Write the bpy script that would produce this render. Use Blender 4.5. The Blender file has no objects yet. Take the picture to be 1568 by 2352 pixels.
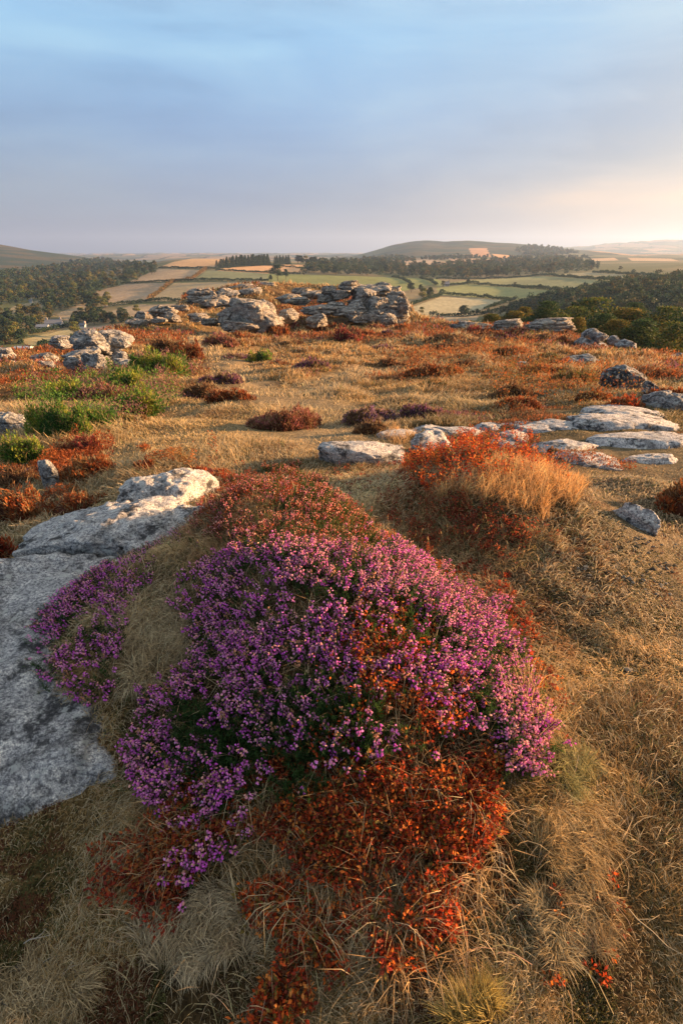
import bpy, bmesh, math
import numpy as np
from mathutils import Vector

PI = math.pi
C = bpy.context.scene.collection
rng = np.random.default_rng(7)

# ------------------------------------------------------------------ camera
CAMZ = 1.55
PITCH = math.atan(593/1176)
F0, CX, CY = 1176.0, 784.0, 1176.0          # focal length and centre in units of a 1568 x 2352 picture
cd = bpy.data.cameras.new('camera'); cam = bpy.data.objects.new('camera', cd); C.objects.link(cam)
cam.location = (0, 0, CAMZ); cam.rotation_euler = (PI/2 - PITCH, 0, 0)
cd.sensor_fit = 'VERTICAL'; cd.sensor_height = 36; cd.lens = 18.0
EXPO = 2.2
cd.clip_start = 0.05; cd.clip_end = 60000
sc = bpy.context.scene; sc.camera = cam

# ------------------------------------------------------------------ sun, sky, exposure
SUN_AZ, SUN_EL = math.radians(76), math.radians(10.5)
sdir = Vector((math.sin(SUN_AZ)*math.cos(SUN_EL), math.cos(SUN_AZ)*math.cos(SUN_EL), math.sin(SUN_EL)))
sl = bpy.data.lights.new('sun', 'SUN'); so = bpy.data.objects.new('sun', sl); C.objects.link(so)
sl.energy = 5.0; sl.angle = math.radians(0.9); sl.color = (1.0, 0.57, 0.27)
so.rotation_euler = (-sdir).to_track_quat('-Z', 'Y').to_euler(); so.location = (50, 20, 40)
sc.view_settings.view_transform = 'Standard'; sc.view_settings.look = 'None'
sc.view_settings.exposure = EXPO; sc.view_settings.gamma = 1.0
try: sc.view_settings.use_curve_mapping = False
except Exception: pass
sc.cycles.max_bounces = 5; sc.cycles.diffuse_bounces = 3; sc.cycles.transmission_bounces = 3
sc.cycles.volume_bounces = 0; sc.cycles.transparent_max_bounces = 4
sc.cycles.use_denoising = True
sc.cycles.sample_clamp_indirect = 4

W = bpy.data.worlds.new('World'); sc.world = W; W.use_nodes = True
nt = W.node_tree; nt.nodes.clear()
def N(nt, t, **kw):
    n = nt.nodes.new(t)
    for k, v in kw.items():
        if k.startswith('in_'):
            n.inputs[int(k[3:])].default_value = v
        else: setattr(n, k, v)
    return n
def L(nt, a, b): nt.links.new(a, b)
def ramp(nt, fac, stops, interp='LINEAR'):
    r = nt.nodes.new('ShaderNodeValToRGB'); r.color_ramp.interpolation = interp
    e = r.color_ramp.elements
    while len(e) < len(stops): e.new(0.5)
    for el, (p, c) in zip(e, stops):
        el.position = p; el.color = (*c, 1) if len(c) == 3 else c
    if fac is not None: L(nt, fac, r.inputs[0])
    return r.outputs[0]
def math_(nt, op, a, b=None, clamp=False):
    n = nt.nodes.new('ShaderNodeMath'); n.operation = op; n.use_clamp = clamp
    for i, x in enumerate((a, b)):
        if x is None: continue
        if isinstance(x, (int, float)): n.inputs[i].default_value = x
        else: L(nt, x, n.inputs[i])
    return n.outputs[0]
def mix(nt, fac, a, b, mode='MIX'):
    n = nt.nodes.new('ShaderNodeMix'); n.data_type = 'RGBA'; n.blend_type = mode
    for i, x in ((0, fac), (6, a), (7, b)):
        if isinstance(x, (int, float)): n.inputs[i].default_value = x
        elif isinstance(x, tuple): n.inputs[i].default_value = (*x, 1)
        else: L(nt, x, n.inputs[i])
    return n.outputs[2]
def s2l(r, g, b):
    f = lambda c: (c/255/12.92) if c/255 <= .04045 else ((c/255+.055)/1.055)**2.4
    return (f(r), f(g), f(b))

tc = N(nt, 'ShaderNodeTexCoord'); sep = N(nt, 'ShaderNodeSeparateXYZ'); L(nt, tc.outputs['Generated'], sep.inputs[0])
el = sep.outputs['Z']
# thin veil of cloud: colour by height above the horizon, warmer towards the sun
base = ramp(nt, el, [(0.0, s2l(108,128,164)), (0.04, s2l(108,130,166)), (0.10, s2l(124,148,184)), (0.18, s2l(128,168,212)),
                     (0.28, s2l(144,196,238)), (0.37, s2l(172,206,234)), (0.55, s2l(196,202,206)), (1.0, s2l(194,196,198))])  # upper stops, above the view, are set bright and neutral for ambient fill
warm = ramp(nt, el, [(0.0, s2l(240,180,126)), (0.035, s2l(248,196,144)), (0.08, s2l(240,196,160)), (0.125, s2l(206,194,190)),
                     (0.27, s2l(170,190,206)), (0.40, s2l(196,210,218)), (0.55, s2l(230,226,218)), (1.0, s2l(228,226,222))])
hl = N(nt, 'ShaderNodeVectorMath', operation='MULTIPLY'); hl.inputs[1].default_value = (1, 1, 0); L(nt, tc.outputs['Generated'], hl.inputs[0])
hn = N(nt, 'ShaderNodeVectorMath', operation='NORMALIZE'); L(nt, hl.outputs[0], hn.inputs[0])
dt = N(nt, 'ShaderNodeVectorMath', operation='DOT_PRODUCT'); L(nt, hn.outputs[0], dt.inputs[0]); dt.inputs[1].default_value = (math.sin(SUN_AZ), math.cos(SUN_AZ), 0)
# long low streaks of cloud, tilted
mp = N(nt, 'ShaderNodeMapping'); mp.inputs['Rotation'].default_value = (0.0, 0.30, 0.0); mp.inputs['Scale'].default_value = (1.0, 1.0, 5.5)
L(nt, tc.outputs['Generated'], mp.inputs[0])
nz = N(nt, 'ShaderNodeTexNoise'); nz.inputs['Scale'].default_value = 2.0; nz.inputs['Detail'].default_value = 7; nz.inputs['Roughness'].default_value = .55; nz.inputs['Distortion'].default_value = .35
L(nt, mp.outputs[0], nz.inputs[0])
nz2 = N(nt, 'ShaderNodeTexNoise'); nz2.inputs['Scale'].default_value = 1.1; nz2.inputs['Detail'].default_value = 2
L(nt, tc.outputs['Generated'], nz2.inputs[0])
wf = math_(nt, 'ADD', dt.outputs['Value'], math_(nt, 'MULTIPLY', math_(nt, 'SUBTRACT', nz.outputs[0], .5), .42))
wfac = ramp(nt, wf, [(0.20, (0, 0, 0)), (0.48, (.14,)*3), (0.66, (.5,)*3), (0.82, (1, 1, 1))], 'EASE')
col = mix(nt, wfac, base, warm)
dark = ramp(nt, nz.outputs[0], [(0.36, (.70, .75, .83)), (0.47, (.91, .94, .98)), (0.53, (1.02, 1.02, 1.02)), (0.64, (1.24, 1.17, 1.08))])
col = mix(nt, 1.0, col, dark, 'MULTIPLY')
bl = ramp(nt, nz2.outputs[0], [(0.38, (.88, .96, 1.05)), (0.60, (1.08, 1.03, .98))])
col = mix(nt, 1.0, col, bl, 'MULTIPLY')
sky = N(nt, 'ShaderNodeTexSky', sky_type='NISHITA'); sky.sun_disc = False
sky.sun_elevation = SUN_EL; sky.sun_rotation = SUN_AZ
sky.air_density = 1.2; sky.dust_density = 2.0
STR = 0.06
veil = N(nt, 'ShaderNodeVectorMath', operation='SCALE'); L(nt, col, veil.inputs[0]); veil.inputs['Scale'].default_value = 1.09/STR/2**EXPO
fin = mix(nt, 0.86, sky.outputs[0], veil.outputs[0])
bg = N(nt, 'ShaderNodeBackground'); bg.inputs[1].default_value = STR; L(nt, fin, bg.inputs[0])
ow = N(nt, 'ShaderNodeOutputWorld'); L(nt, bg.outputs[0], ow.inputs[0])

# ------------------------------------------------------------------ numeric helpers
def hsh(ix, iy, iz, s=0):
    h = (ix.astype(np.int64)*374761393 + iy.astype(np.int64)*668265263 + iz.astype(np.int64)*2147483647 + s*1274126177) & 0xffffffff
    h = ((h ^ (h >> 13))*1274126177) & 0xffffffff
    h = ((h ^ (h >> 16))*2246822519) & 0xffffffff
    return ((h ^ (h >> 15)) & 0xffffff)/float(0xffffff)
def vnoise(x, y, z=None, s=0):
    x = np.asarray(x, float); y = np.asarray(y, float); z = np.zeros_like(x) if z is None else np.asarray(z, float)
    ix, iy, iz = np.floor(x), np.floor(y), np.floor(z)
    fx, fy, fz = x-ix, y-iy, z-iz
    fx, fy, fz = [f*f*f*(f*(f*6-15)+10) for f in (fx, fy, fz)]
    r = 0
    for dx in (0, 1):
        wx = fx if dx else 1-fx
        for dy in (0, 1):
            wy = fy if dy else 1-fy
            for dz in (0, 1):
                wz = fz if dz else 1-fz
                r = r + wx*wy*wz*hsh(ix+dx, iy+dy, iz+dz, s)
    return r*2-1
def fbm(x, y, z=None, s=0, o=4, g=.5):
    r, a = 0, 1.0
    z = np.zeros_like(np.asarray(x, float)) if z is None else z
    for k in range(o):
        r = r + a*vnoise(x, y, z, s+k*17); x, y, z = x*2.03+11.3, y*2.03+5.7, z*2.03+7.1; a *= g
    return r
def lerp(a, b, t): return a+(b-a)*t
def sstep(a, b, x):
    t = np.clip((x-a)/(b-a), 0, 1); return t*t*(3-2*t)

# ------------------------------------------------------------------ pixel <-> world
cP, sP = math.cos(PITCH), math.sin(PITCH)
def ray(u, v):
    x = (np.asarray(u, float)-CX)/F0; y = (CY-np.asarray(v, float))/F0
    return x, cP+y*sP, -sP+y*cP
def at(u, v, D):
    x, Y, Z = ray(u, v); s = D/Y
    return x*s, D+0*s, CAMZ+Z*s
def pix(X, Y, Z):
    X, Y, Z = np.asarray(X, float), np.asarray(Y, float), np.asarray(Z, float)-CAMZ
    dep = Y*cP - Z*sP; up = Y*sP + Z*cP
    dep = np.maximum(dep, 1e-3)
    return CX+F0*X/dep, CY-F0*up/dep
def inpoly(u, v, poly):
    u = np.asarray(u); v = np.asarray(v); r = np.zeros(u.shape, bool); n = len(poly)
    for i in range(n):
        x0, y0 = poly[i]; x1, y1 = poly[(i+1) % n]
        if y0 == y1: continue
        c = ((y0 > v) != (y1 > v)) & (u < (x1-x0)*(v-y0)/(y1-y0)+x0)
        r ^= c
    return r

# ------------------------------------------------------------------ the hilltop
HC = [(0, -2, 0), (-3, -2, 0), (3, -2, 0), (0, .4, 0), (-1.5, .5, -.03), (1.5, .5, 0), (0, 1.5, 0), (1.6, 1.6, 0), (-2.6, 1.6, -.15), (3.2, 1.6, 0.02),
      (0, 2.8, -.03), (-1.2, 2.6, -.1), (-2.6, 3, -.45), (1.8, 3.0, .0), (3.5, 3, .05)]
def cp(u, v, D):
    X, Y, Z = at(u, v, D); return (float(X), float(Y), float(Z))
for a in [(784, 1060, 4.9), (784, 960, 8.2), (784, 900, 12.5), (784, 850, 20), (784, 800, 34), (784, 762, 49), (784, 748, 58), (784, 700, 74), (800, 668, 84),
          (620, 748, 58), (620, 700, 70), (620, 655, 86), (500, 1000, 6.6), (500, 900, 12.5), (500, 800, 33), (500, 745, 56), (500, 700, 70), (470, 672, 82),
          (330, 1060, 5.1), (330, 960, 8.6), (330, 880, 16), (330, 800, 33), (330, 750, 48),
          (140, 1120, 4.6), (100, 1000, 7.2), (100, 930, 11), (100, 860, 20), (120, 808, 32), (0, 1120, 4.7), (0, 1030, 6.4), (0, 900, 14), (0, 830, 24), (-350, 900, 14), (-350, 850, 22),
          (1130, 1080, 4.7), (1200, 1000, 6.2), (1200, 930, 9), (1200, 870, 15), (1200, 810, 27), (1200, 762, 42), (1000, 1010, 6.0), (1000, 840, 22), (1000, 770, 45), (940, 748, 55),
          (1450, 1100, 4.4), (1450, 1000, 6.0), (1450, 930, 8.4), (1450, 870, 14), (1480, 818, 27), (1400, 802, 33), (1568, 832, 23), (1568, 1200, 3.4), (1568, 950, 7.3), (1568, 830, 20), (1950, 950, 7.5), (1950, 850, 16)]:
    HC.append(cp(*a))
HC = np.array(HC)
def pq(X, Y): Yc = np.maximum(Y, -2.0)+3; return X/Yc*2.2, np.log(Yc)
def tpsU(r2): return .5*r2*np.log(r2+1e-12)
hp, hq = pq(HC[:, 0], HC[:, 1]); n_ = len(HC)
K = tpsU((hp[:, None]-hp)**2+(hq[:, None]-hq)**2) + np.eye(n_)*0.0012
Pm = np.c_[np.ones(n_), hp, hq]
A_ = np.block([[K, Pm], [Pm.T, np.zeros((3, 3))]])
wts = np.linalg.solve(A_, np.r_[HC[:, 2], 0, 0, 0])
def tps(X, Y):
    p, q = pq(X, Y); sh = p.shape; p = p.ravel(); q = q.ravel(); r = np.empty_like(p)
    for i in range(0, len(p), 60000):
        a, b = p[i:i+60000], q[i:i+60000]
        r[i:i+60000] = tpsU((a[:, None]-hp)**2+(b[:, None]-hq)**2)@wts[:n_] + wts[n_]+wts[n_+1]*a+wts[n_+2]*b
    return r.reshape(sh)
bu = np.array([-600, -300, 0, 150, 300, 400, 440, 600, 800, 930, 960, 1050, 1200, 1350, 1500, 1568, 2000, 2400])
bD = np.array([20, 24, 31, 35, 50, 66, 80, 88, 88, 78, 62, 54, 48, 38, 28, 24, 18, 16])
ba = (bu-784)/1176/1.06
BUMPS = [  # X, Y, sx, sy, rot, h
    (0.02, 1.42, .62, .60, 0, .30), (-.22, 2.25, .55, .75, .15, .25), (-.33, 2.75, .42, .5, 0, .12), (-1.06, 1.86, .40, .44, .2, .20), (-.72, 2.45, .42, .40, .2, .10), (0.25, .85, .45, .35, 0, .06),
    (1.00, 3.35, .66, .72, 0, .30), (1.1, 3.9, .5, .4, 0, .10), (.95, 1.05, .4, .3, .3, .05), (2.6, 3.6, .5, .5, 0, .2)]
def H(X, Y, fine=True):
    X = np.asarray(X, float); Y = np.asarray(Y, float); X, Y = np.broadcast_arrays(X, Y)
    Yp = np.maximum(Y, 1.0); Db = np.interp(X/Yp, ba, bD)
    Yi = np.minimum(Y, Db); k = np.where(Y > Db, Db/Yp, 1.0)
    z = tps(X*k, Yi)
    d = np.maximum(Y-Db, 0); tb = (z-CAMZ)/np.maximum(Yi, 1)
    z = z + tb*d - .30*d*d/(d+7)
    r = np.zeros_like(z)
    for bx, by, sx, sy, ro, h in BUMPS:
        c, s = math.cos(ro), math.sin(ro); dx, dy = X-bx, Y-by
        e = ((dx*c+dy*s)/sx)**2+((-dx*s+dy*c)/sy)**2
        r += h*np.exp(-e**1.35)
    z = z + r
    dist = np.sqrt(X*X+Y*Y)
    if fine:
        z = z + fbm(X*2.1, Y*2.1, s=3, o=4)*.018*sstep(0, 2, dist+1)
        z = z + fbm(X*.55, Y*.55, s=9, o=3)*.085*sstep(3, 9, dist)
        z = z + fbm(X*.16, Y*.16, s=21, o=3)*.22*sstep(12, 30, dist)
        z = z + fbm(X*1.3, Y*1.3, s=29, o=2)*.07*sstep(8, 20, dist)
    return z
# ------------------------------------------------------------------ the valley and far hills (t = rise per metre of distance)
VC = {
 -500: [(840,150),(790,260),(720,420),(660,650),(620,1000),(585,1500),(540,2100),(590,3400),(584,9000)],
    0: [(830,150),(800,255),(760,310),(715,370),(668,560),(632,800),(602,1200),(556,1900),(592,3200),(584,9000)],
  120: [(830,150),(785,285),(755,330),(700,430),(645,700),(618,1100),(579,1800),(592,3200),(584,9000)],
  250: [(820,150),(770,300),(735,345),(690,450),(650,620),(622,950),(610,1400),(596,1850),(604,2700),(586,4300),(592,6000),(584,9000)],
  330: [(820,150),(760,310),(720,370),(690,440),(645,600),(616,850),(603,1400),(606,2200),(588,4300),(584,9000)],
  400: [(820,150),(760,310),(690,430),(650,560),(618,750),(600,960),(595,1060),(606,1700),(587,4300),(584,9000)],
  500: [(820,150),(760,310),(690,420),(650,540),(624,690),(606,860),(594,1050),(602,1700),(586,4500),(584,9000)],
  620: [(820,150),(760,310),(690,410),(650,520),(628,660),(611,800),(601,950),(602,1700),(586,4500),(584,9000)],
  800: [(820,150),(760,300),(690,390),(660,480),(635,640),(608,950),(600,1500),(596,2600),(586,4500),(584,9000)],
  930: [(820,150),(750,290),(690,390),(645,600),(610,1000),(592,1600),(553,2600),(590,4200),(582,9000)],
 1080: [(820,150),(750,290),(690,390),(648,580),(608,1050),(580,1800),(553,2600),(590,4200),(580,9000)],
 1160: [(820,150),(750,280),(690,380),(648,570),(608,1050),(582,1800),(556,2600),(590,4200),(578,9000)],
 1300: [(800,150),(720,240),(690,300),(655,430),(632,600),(608,1000),(590,1600),(573,2500),(590,4200),(566,6500),(575,9000)],
 1430: [(800,150),(710,230),(680,280),(645,400),(620,640),(603,1100),(592,1700),(585,2600),(588,4000),(556,6500),(572,9000)],
 1568: [(800,150),(700,220),(668,270),(634,380),(607,700),(600,1100),(592,1700),(586,2600),(586,4000),(550,6500),(570,9000)],
 2100: [(790,150),(690,220),(650,270),(620,380),(600,700),(594,1100),(588,1700),(580,2600),(582,4000),(545,6500),(565,9000)]}
vu = sorted(VC); ga = np.array([(u-784)/1176/1.085 for u in vu])
LD0, LD1, NL = math.log(55), math.log(12000), 400
lgrid = np.linspace(LD0, LD1, NL)
tg = []
for u in vu:
    ps = VC[u]; ld = [math.log(D) for _, D in ps]; tt = []
    for v, D in ps:
        x, Yr, Zr = ray(u, v); tt.append(float(Zr/Yr))
    zz = [t*D for t, (_, D) in zip(tt, ps)]
    tg.append(np.interp(lgrid, ld, tt))
tg = np.array(tg)
NA = 500; agrid = np.linspace(ga[0], ga[-1], NA)
T2 = np.array([np.interp(agrid, ga, tg[:, j]) for j in range(NL)])    # NL x NA
def blur(M, s, ax):
    k = np.exp(-.5*(np.arange(-3*s, 3*s+1)/s)**2); k /= k.sum()
    M = np.moveaxis(M, ax, -1); Mp = np.pad(M, [(0, 0), (3*s, 3*s)], mode='edge')
    R = sum(k[i]*Mp[:, i:i+M.shape[1]] for i in range(len(k)))
    return np.moveaxis(R, -1, ax)
T2 = blur(blur(T2, 2, 0), 4, 1)
def HV(X, Y):
    X = np.asarray(X, float); Y = np.maximum(np.asarray(Y, float), 56)
    a = np.clip((X/Y-agrid[0])/(agrid[-1]-agrid[0])*(NA-1), 0, NA-1.001); l = np.clip((np.log(Y)-LD0)/(LD1-LD0)*(NL-1), 0, NL-1.001)
    i, j = a.astype(int), l.astype(int); fa, fl = a-i, l-j
    t = (T2[j, i]*(1-fa)+T2[j, i+1]*fa)*(1-fl)+(T2[j+1, i]*(1-fa)+T2[j+1, i+1]*fa)*fl
    return CAMZ+t*Y + fbm(X/180, Y/180, s=4, o=3)*.0022*Y*sstep(900, 2500, Y)
DS = np.exp(np.linspace(math.log(.3), math.log(200), 700)); DV = np.exp(np.linspace(math.log(150), math.log(8000), 900))
def hit(u, v, valley=False, fine=True):
    x, Yr, Zr = ray(u, v); D = DV if valley else DS
    X = x/Yr*D; Z = CAMZ+Zr/Yr*D
    g = HV(X, D) if valley else H(X, D, fine)
    b = np.nonzero(g >= Z)[0]
    i = b[0] if len(b) else (len(D)-1)
    return float(X[i]), float(D[i]), float(g[i])

# ------------------------------------------------------------------ mesh building
class MB:
    def __init__(s): s.V = []; s.Q = []; s.T = []; s.Cc = []; s.n = 0
    def add(s, V, F, col):
        V = np.asarray(V, np.float32).reshape(-1, 3); F = np.asarray(F, np.int64)
        col = np.broadcast_to(np.asarray(col, np.float32), (len(V), 3))
        (s.Q if F.shape[1] == 4 else s.T).append(F+s.n)
        s.V.append(V); s.Cc.append(col); s.n += len(V)
    def addm(s, V, Fs, col):
        V = np.asarray(V, np.float32).reshape(-1, 3); col = np.broadcast_to(np.asarray(col, np.float32), (len(V), 3))
        for F in Fs: (s.Q if F.shape[1] == 4 else s.T).append(F+s.n)
        s.V.append(V); s.Cc.append(col); s.n += len(V)
    def mesh(s, name, mat, smooth=False):
        V = np.concatenate(s.V); col = np.concatenate(s.Cc)
        Q = np.concatenate(s.Q) if s.Q else np.zeros((0, 4), int); T = np.concatenate(s.T) if s.T else np.zeros((0, 3), int)
        me = bpy.data.meshes.new(name)
        me.vertices.add(len(V)); me.vertices.foreach_set('co', V.ravel())
        li = np.concatenate([Q.ravel(), T.ravel()]).astype(np.int32)
        me.loops.add(len(li)); me.loops.foreach_set('vertex_index', li)
        ls = np.concatenate([np.arange(len(Q))*4, len(Q)*4+np.arange(len(T))*3]).astype(np.int32)
        me.polygons.add(len(ls)); me.polygons.foreach_set('loop_start', ls)
        if smooth: me.polygons.foreach_set('use_smooth', np.ones(len(ls), bool))
        else: me.polygons.foreach_set('use_smooth', np.zeros(len(ls), bool))
        me.update(calc_edges=True)
        at_ = me.color_attributes.new('Col', 'FLOAT_COLOR', 'POINT')
        at_.data.foreach_set('color', np.c_[col, np.ones(len(col))].astype(np.float32).ravel())
        me.materials.append(mat)
        return me
    def build(s, name, mat, parent=None, smooth=False, loc=None):
        if loc is not None: s.V = [v-np.asarray(loc, np.float32) for v in s.V]
        o = bpy.data.objects.new(name, s.mesh(name, mat, smooth)); C.objects.link(o)
        if parent: o.parent = parent
        elif loc is not None: o.location = loc
        return o
def tag(o, label=None, cat=None, group=None, kind=None):
    if label: o['label'] = label
    if cat: o['category'] = cat
    if group: o['group'] = group
    if kind: o['kind'] = kind
    return o
def empty(name, loc, label, cat, group=None):
    o = bpy.data.objects.new(name, None); C.objects.link(o); o.location = loc; o.empty_display_size = .1
    return tag(o, label, cat, group)
def copy_tree(o, loc, rz=0, sc_=1, label=None):
    r = o.copy(); C.objects.link(r); r.location = loc; r.rotation_euler = (0, 0, rz); r.scale = (sc_,)*3 if not isinstance(sc_, tuple) else sc_
    if label: r['label'] = label
    for ch in o.children:
        c = ch.copy(); C.objects.link(c); c.parent = r
    return r

# ------------------------------------------------------------------ materials
def newmat(name):
    m = bpy.data.materials.new(name); m.use_nodes = True; m.node_tree.nodes.clear(); return m, m.node_tree
def leafmat(name, trans=.3, rough=.65, spec=.25, var=.0):
    m, t = newmat(name); a = N(t, 'ShaderNodeAttribute', attribute_name='Col')
    p = N(t, 'ShaderNodeBsdfPrincipled'); p.inputs['Roughness'].default_value = rough; p.inputs['Specular IOR Level'].default_value = spec
    L(t, a.outputs['Color'], p.inputs['Base Color'])
    o = N(t, 'ShaderNodeOutputMaterial')
    if trans > 0:
        tr = N(t, 'ShaderNodeBsdfTranslucent'); L(t, a.outputs['Color'], tr.inputs[0])
        mx = N(t, 'ShaderNodeMixShader'); mx.inputs[0].default_value = trans
        L(t, p.outputs[0], mx.inputs[1]); L(t, tr.outputs[0], mx.inputs[2]); L(t, mx.outputs[0], o.inputs[0])
    else: L(t, p.outputs[0], o.inputs[0])
    return m
M_grass = leafmat('dry grass', .35); M_leaf = leafmat('leaf', .4, .7, .18); M_flower = leafmat('heather flower', .4, .6, .2)
M_stem = leafmat('stem', 0, .8, .1); M_tree = leafmat('tree leaf', .25, .7, .2); M_bark = leafmat('bark', 0, .9, .1)
M_wall = leafmat('painted wall', 0, .9, .1); M_roof = leafmat('slate roof', 0, .7, .3)

def groundmat(name, scale, detail_amt=.5, bump=.4, bscale=None):
    m, t = newmat(name); a = N(t, 'ShaderNodeAttribute', attribute_name='Col'); g = N(t, 'ShaderNodeNewGeometry')
    n1 = N(t, 'ShaderNodeTexNoise'); n1.inputs['Scale'].default_value = scale; n1.inputs['Detail'].default_value = 8; n1.inputs['Roughness'].default_value = .7
    L(t, g.outputs['Position'], n1.inputs[0])
    f = ramp(t, n1.outputs[0], [(0.3, (1-detail_amt,)*3), (0.7, (1+detail_amt,)*3)])
    c = mix(t, 1.0, a.outputs['Color'], f, 'MULTIPLY')
    p = N(t, 'ShaderNodeBsdfPrincipled'); p.inputs['Roughness'].default_value = .95; p.inputs['Specular IOR Level'].default_value = .1
    L(t, c, p.inputs['Base Color'])
    n3 = N(t, 'ShaderNodeTexNoise'); n3.inputs['Scale'].default_value = scale*7; n3.inputs['Detail'].default_value = 5; L(t, g.outputs['Position'], n3.inputs[0])
    c = mix(t, 1.0, c, ramp(t, n3.outputs[0], [(.38, (1-detail_amt,)*3), (.62, (1+detail_amt,)*3)]), 'MULTIPLY'); L(t, c, p.inputs['Base Color'])
    b = N(t, 'ShaderNodeBump'); b.inputs['Strength'].default_value = bump; b.inputs['Distance'].default_value = (bscale or 1/scale)
    L(t, n1.outputs[0], b.inputs['Height']); L(t, b.outputs[0], p.inputs['Normal'])
    o = N(t, 'ShaderNodeOutputMaterial'); L(t, p.outputs[0], o.inputs[0]); return m
M_soil = groundmat('moor turf', 14, .45, .6, .03)
M_field = groundmat('valley fields', .06, .16, .2, 2)

def rockmat(name, s=1.0, tint=(1, 1, 1), pale=.26, dark=.05, ochre=.25, blk=.5, crk=1.6, cdep=1.0):
    m, t = newmat(name); co = N(t, 'ShaderNodeTexCoord')
    def noise(sc_, det=6, ro=.6, w=0):
        mpn = N(t, 'ShaderNodeMapping'); mpn.inputs['Location'].default_value = (w, w*2, w*3); L(t, co.outputs['Object'], mpn.inputs[0])
        n = N(t, 'ShaderNodeTexNoise'); n.inputs['Scale'].default_value = sc_*s; n.inputs['Detail'].default_value = det; n.inputs['Roughness'].default_value = ro
        L(t, mpn.outputs[0], n.inputs[0]); return n.outputs[0]
    big = noise(1.6, 6, .6, 1); med = noise(7, 8, .65, 3); fine = noise(45, 5, .75, 5); fin2 = noise(170, 2, .6, 8)
    c = ramp(t, med, [(.28, (pale*.45*tint[0], pale*.46*tint[1], pale*.48*tint[2])), (.5, (pale*.85*tint[0], pale*.86*tint[1], pale*.88*tint[2])), (.72, (pale*1.35*tint[0], pale*1.34*tint[1], pale*1.3*tint[2]))])
    sp = ramp(t, fine, [(.41, (.42, .42, .44)), (.5, (1, 1, 1)), (.59, (1.5, 1.48, 1.42))]); c = mix(t, 1.0, c, sp, 'MULTIPLY')
    s2 = ramp(t, fin2, [(.40, (.65, .65, .68)), (.60, (1.3, 1.3, 1.3))]); c = mix(t, 1.0, c, s2, 'MULTIPLY')
    # black lichen
    k1 = math_(t, 'ADD', math_(t, 'MULTIPLY', noise(4.2, 10, .72, 9), .75), math_(t, 'MULTIPLY', noise(1.3, 3, .5, 12), .25))
    kb = ramp(t, k1, [(.535-.07*(blk-.5), (0,)*3), (.60-.07*(blk-.5), (.9,)*3)]); c = mix(t, kb, c, (dark, dark, dark*1.08))
    wv = N(t, 'ShaderNodeVectorMath', operation='ADD'); nv = N(t, 'ShaderNodeTexNoise'); nv.inputs['Scale'].default_value = 2.2*s; nv.inputs['Detail'].default_value = 4; L(t, co.outputs['Object'], nv.inputs[0])
    sv = N(t, 'ShaderNodeVectorMath', operation='SCALE'); sv.inputs['Scale'].default_value = .55/s; L(t, nv.outputs['Color'], sv.inputs[0]); L(t, co.outputs['Object'], wv.inputs[0]); L(t, sv.outputs[0], wv.inputs[1])
    m2 = N(t, 'ShaderNodeMapping'); m2.inputs['Scale'].default_value = (1, 1, 2.4); m2.inputs['Rotation'].default_value = (.2, .25, 0); L(t, wv.outputs[0], m2.inputs[0])
    vo = N(t, 'ShaderNodeTexVoronoi', feature='DISTANCE_TO_EDGE'); vo.inputs['Scale'].default_value = crk*s; L(t, m2.outputs[0], vo.inputs[0])
    ck = ramp(t, vo.outputs['Distance'], [(0, (1,)*3), (.035, (0,)*3)]); c = mix(t, math_(t, 'MULTIPLY', ck, .55), c, (.03, .028, .026))
    # pale lichen crust
    kp = ramp(t, noise(9, 9, .7, 15), [(.57, (0,)*3), (.61, (.75,)*3)]); c = mix(t, kp, c, (.55, .56, .52))
    # ochre and moss stain
    ko = ramp(t, noise(2.6, 8, .65, 20), [(.56, (0,)*3), (.72, (ochre,)*3)]); c = mix(t, ko, c, (.22, .17, .07))
    p = N(t, 'ShaderNodeBsdfPrincipled'); p.inputs['Roughness'].default_value = .9; p.inputs['Specular IOR Level'].default_value = .2
    L(t, c, p.inputs['Base Color'])
    hgt = math_(t, 'ADD', math_(t, 'MULTIPLY', med, 1.0), math_(t, 'ADD', math_(t, 'MULTIPLY', fine, .55), math_(t, 'MULTIPLY', ck, -.5*cdep)))
    b = N(t, 'ShaderNodeBump'); b.inputs['Strength'].default_value = .9; b.inputs['Distance'].default_value = .06/s
    L(t, hgt, b.inputs['Height']); L(t, b.outputs[0], p.inputs['Normal'])
    o = N(t, 'ShaderNodeOutputMaterial'); L(t, p.outputs[0], o.inputs[0]); return m
M_rockN = rockmat('near granite', 1.6, (1.03, 1, .96), .50, .03, .16, .8, .55, .25)
M_rockM = rockmat('granite', .7, (1.02, 1, .96), .31, .05, .25, .6)
M_rockF = rockmat('tor granite', .35, (1.12, 1, .84), .31, .045, .55, .6)
M_rockD = rockmat('dark granite', .7, (1, 1, 1), .22, .03, .2, 1.3)

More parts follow.
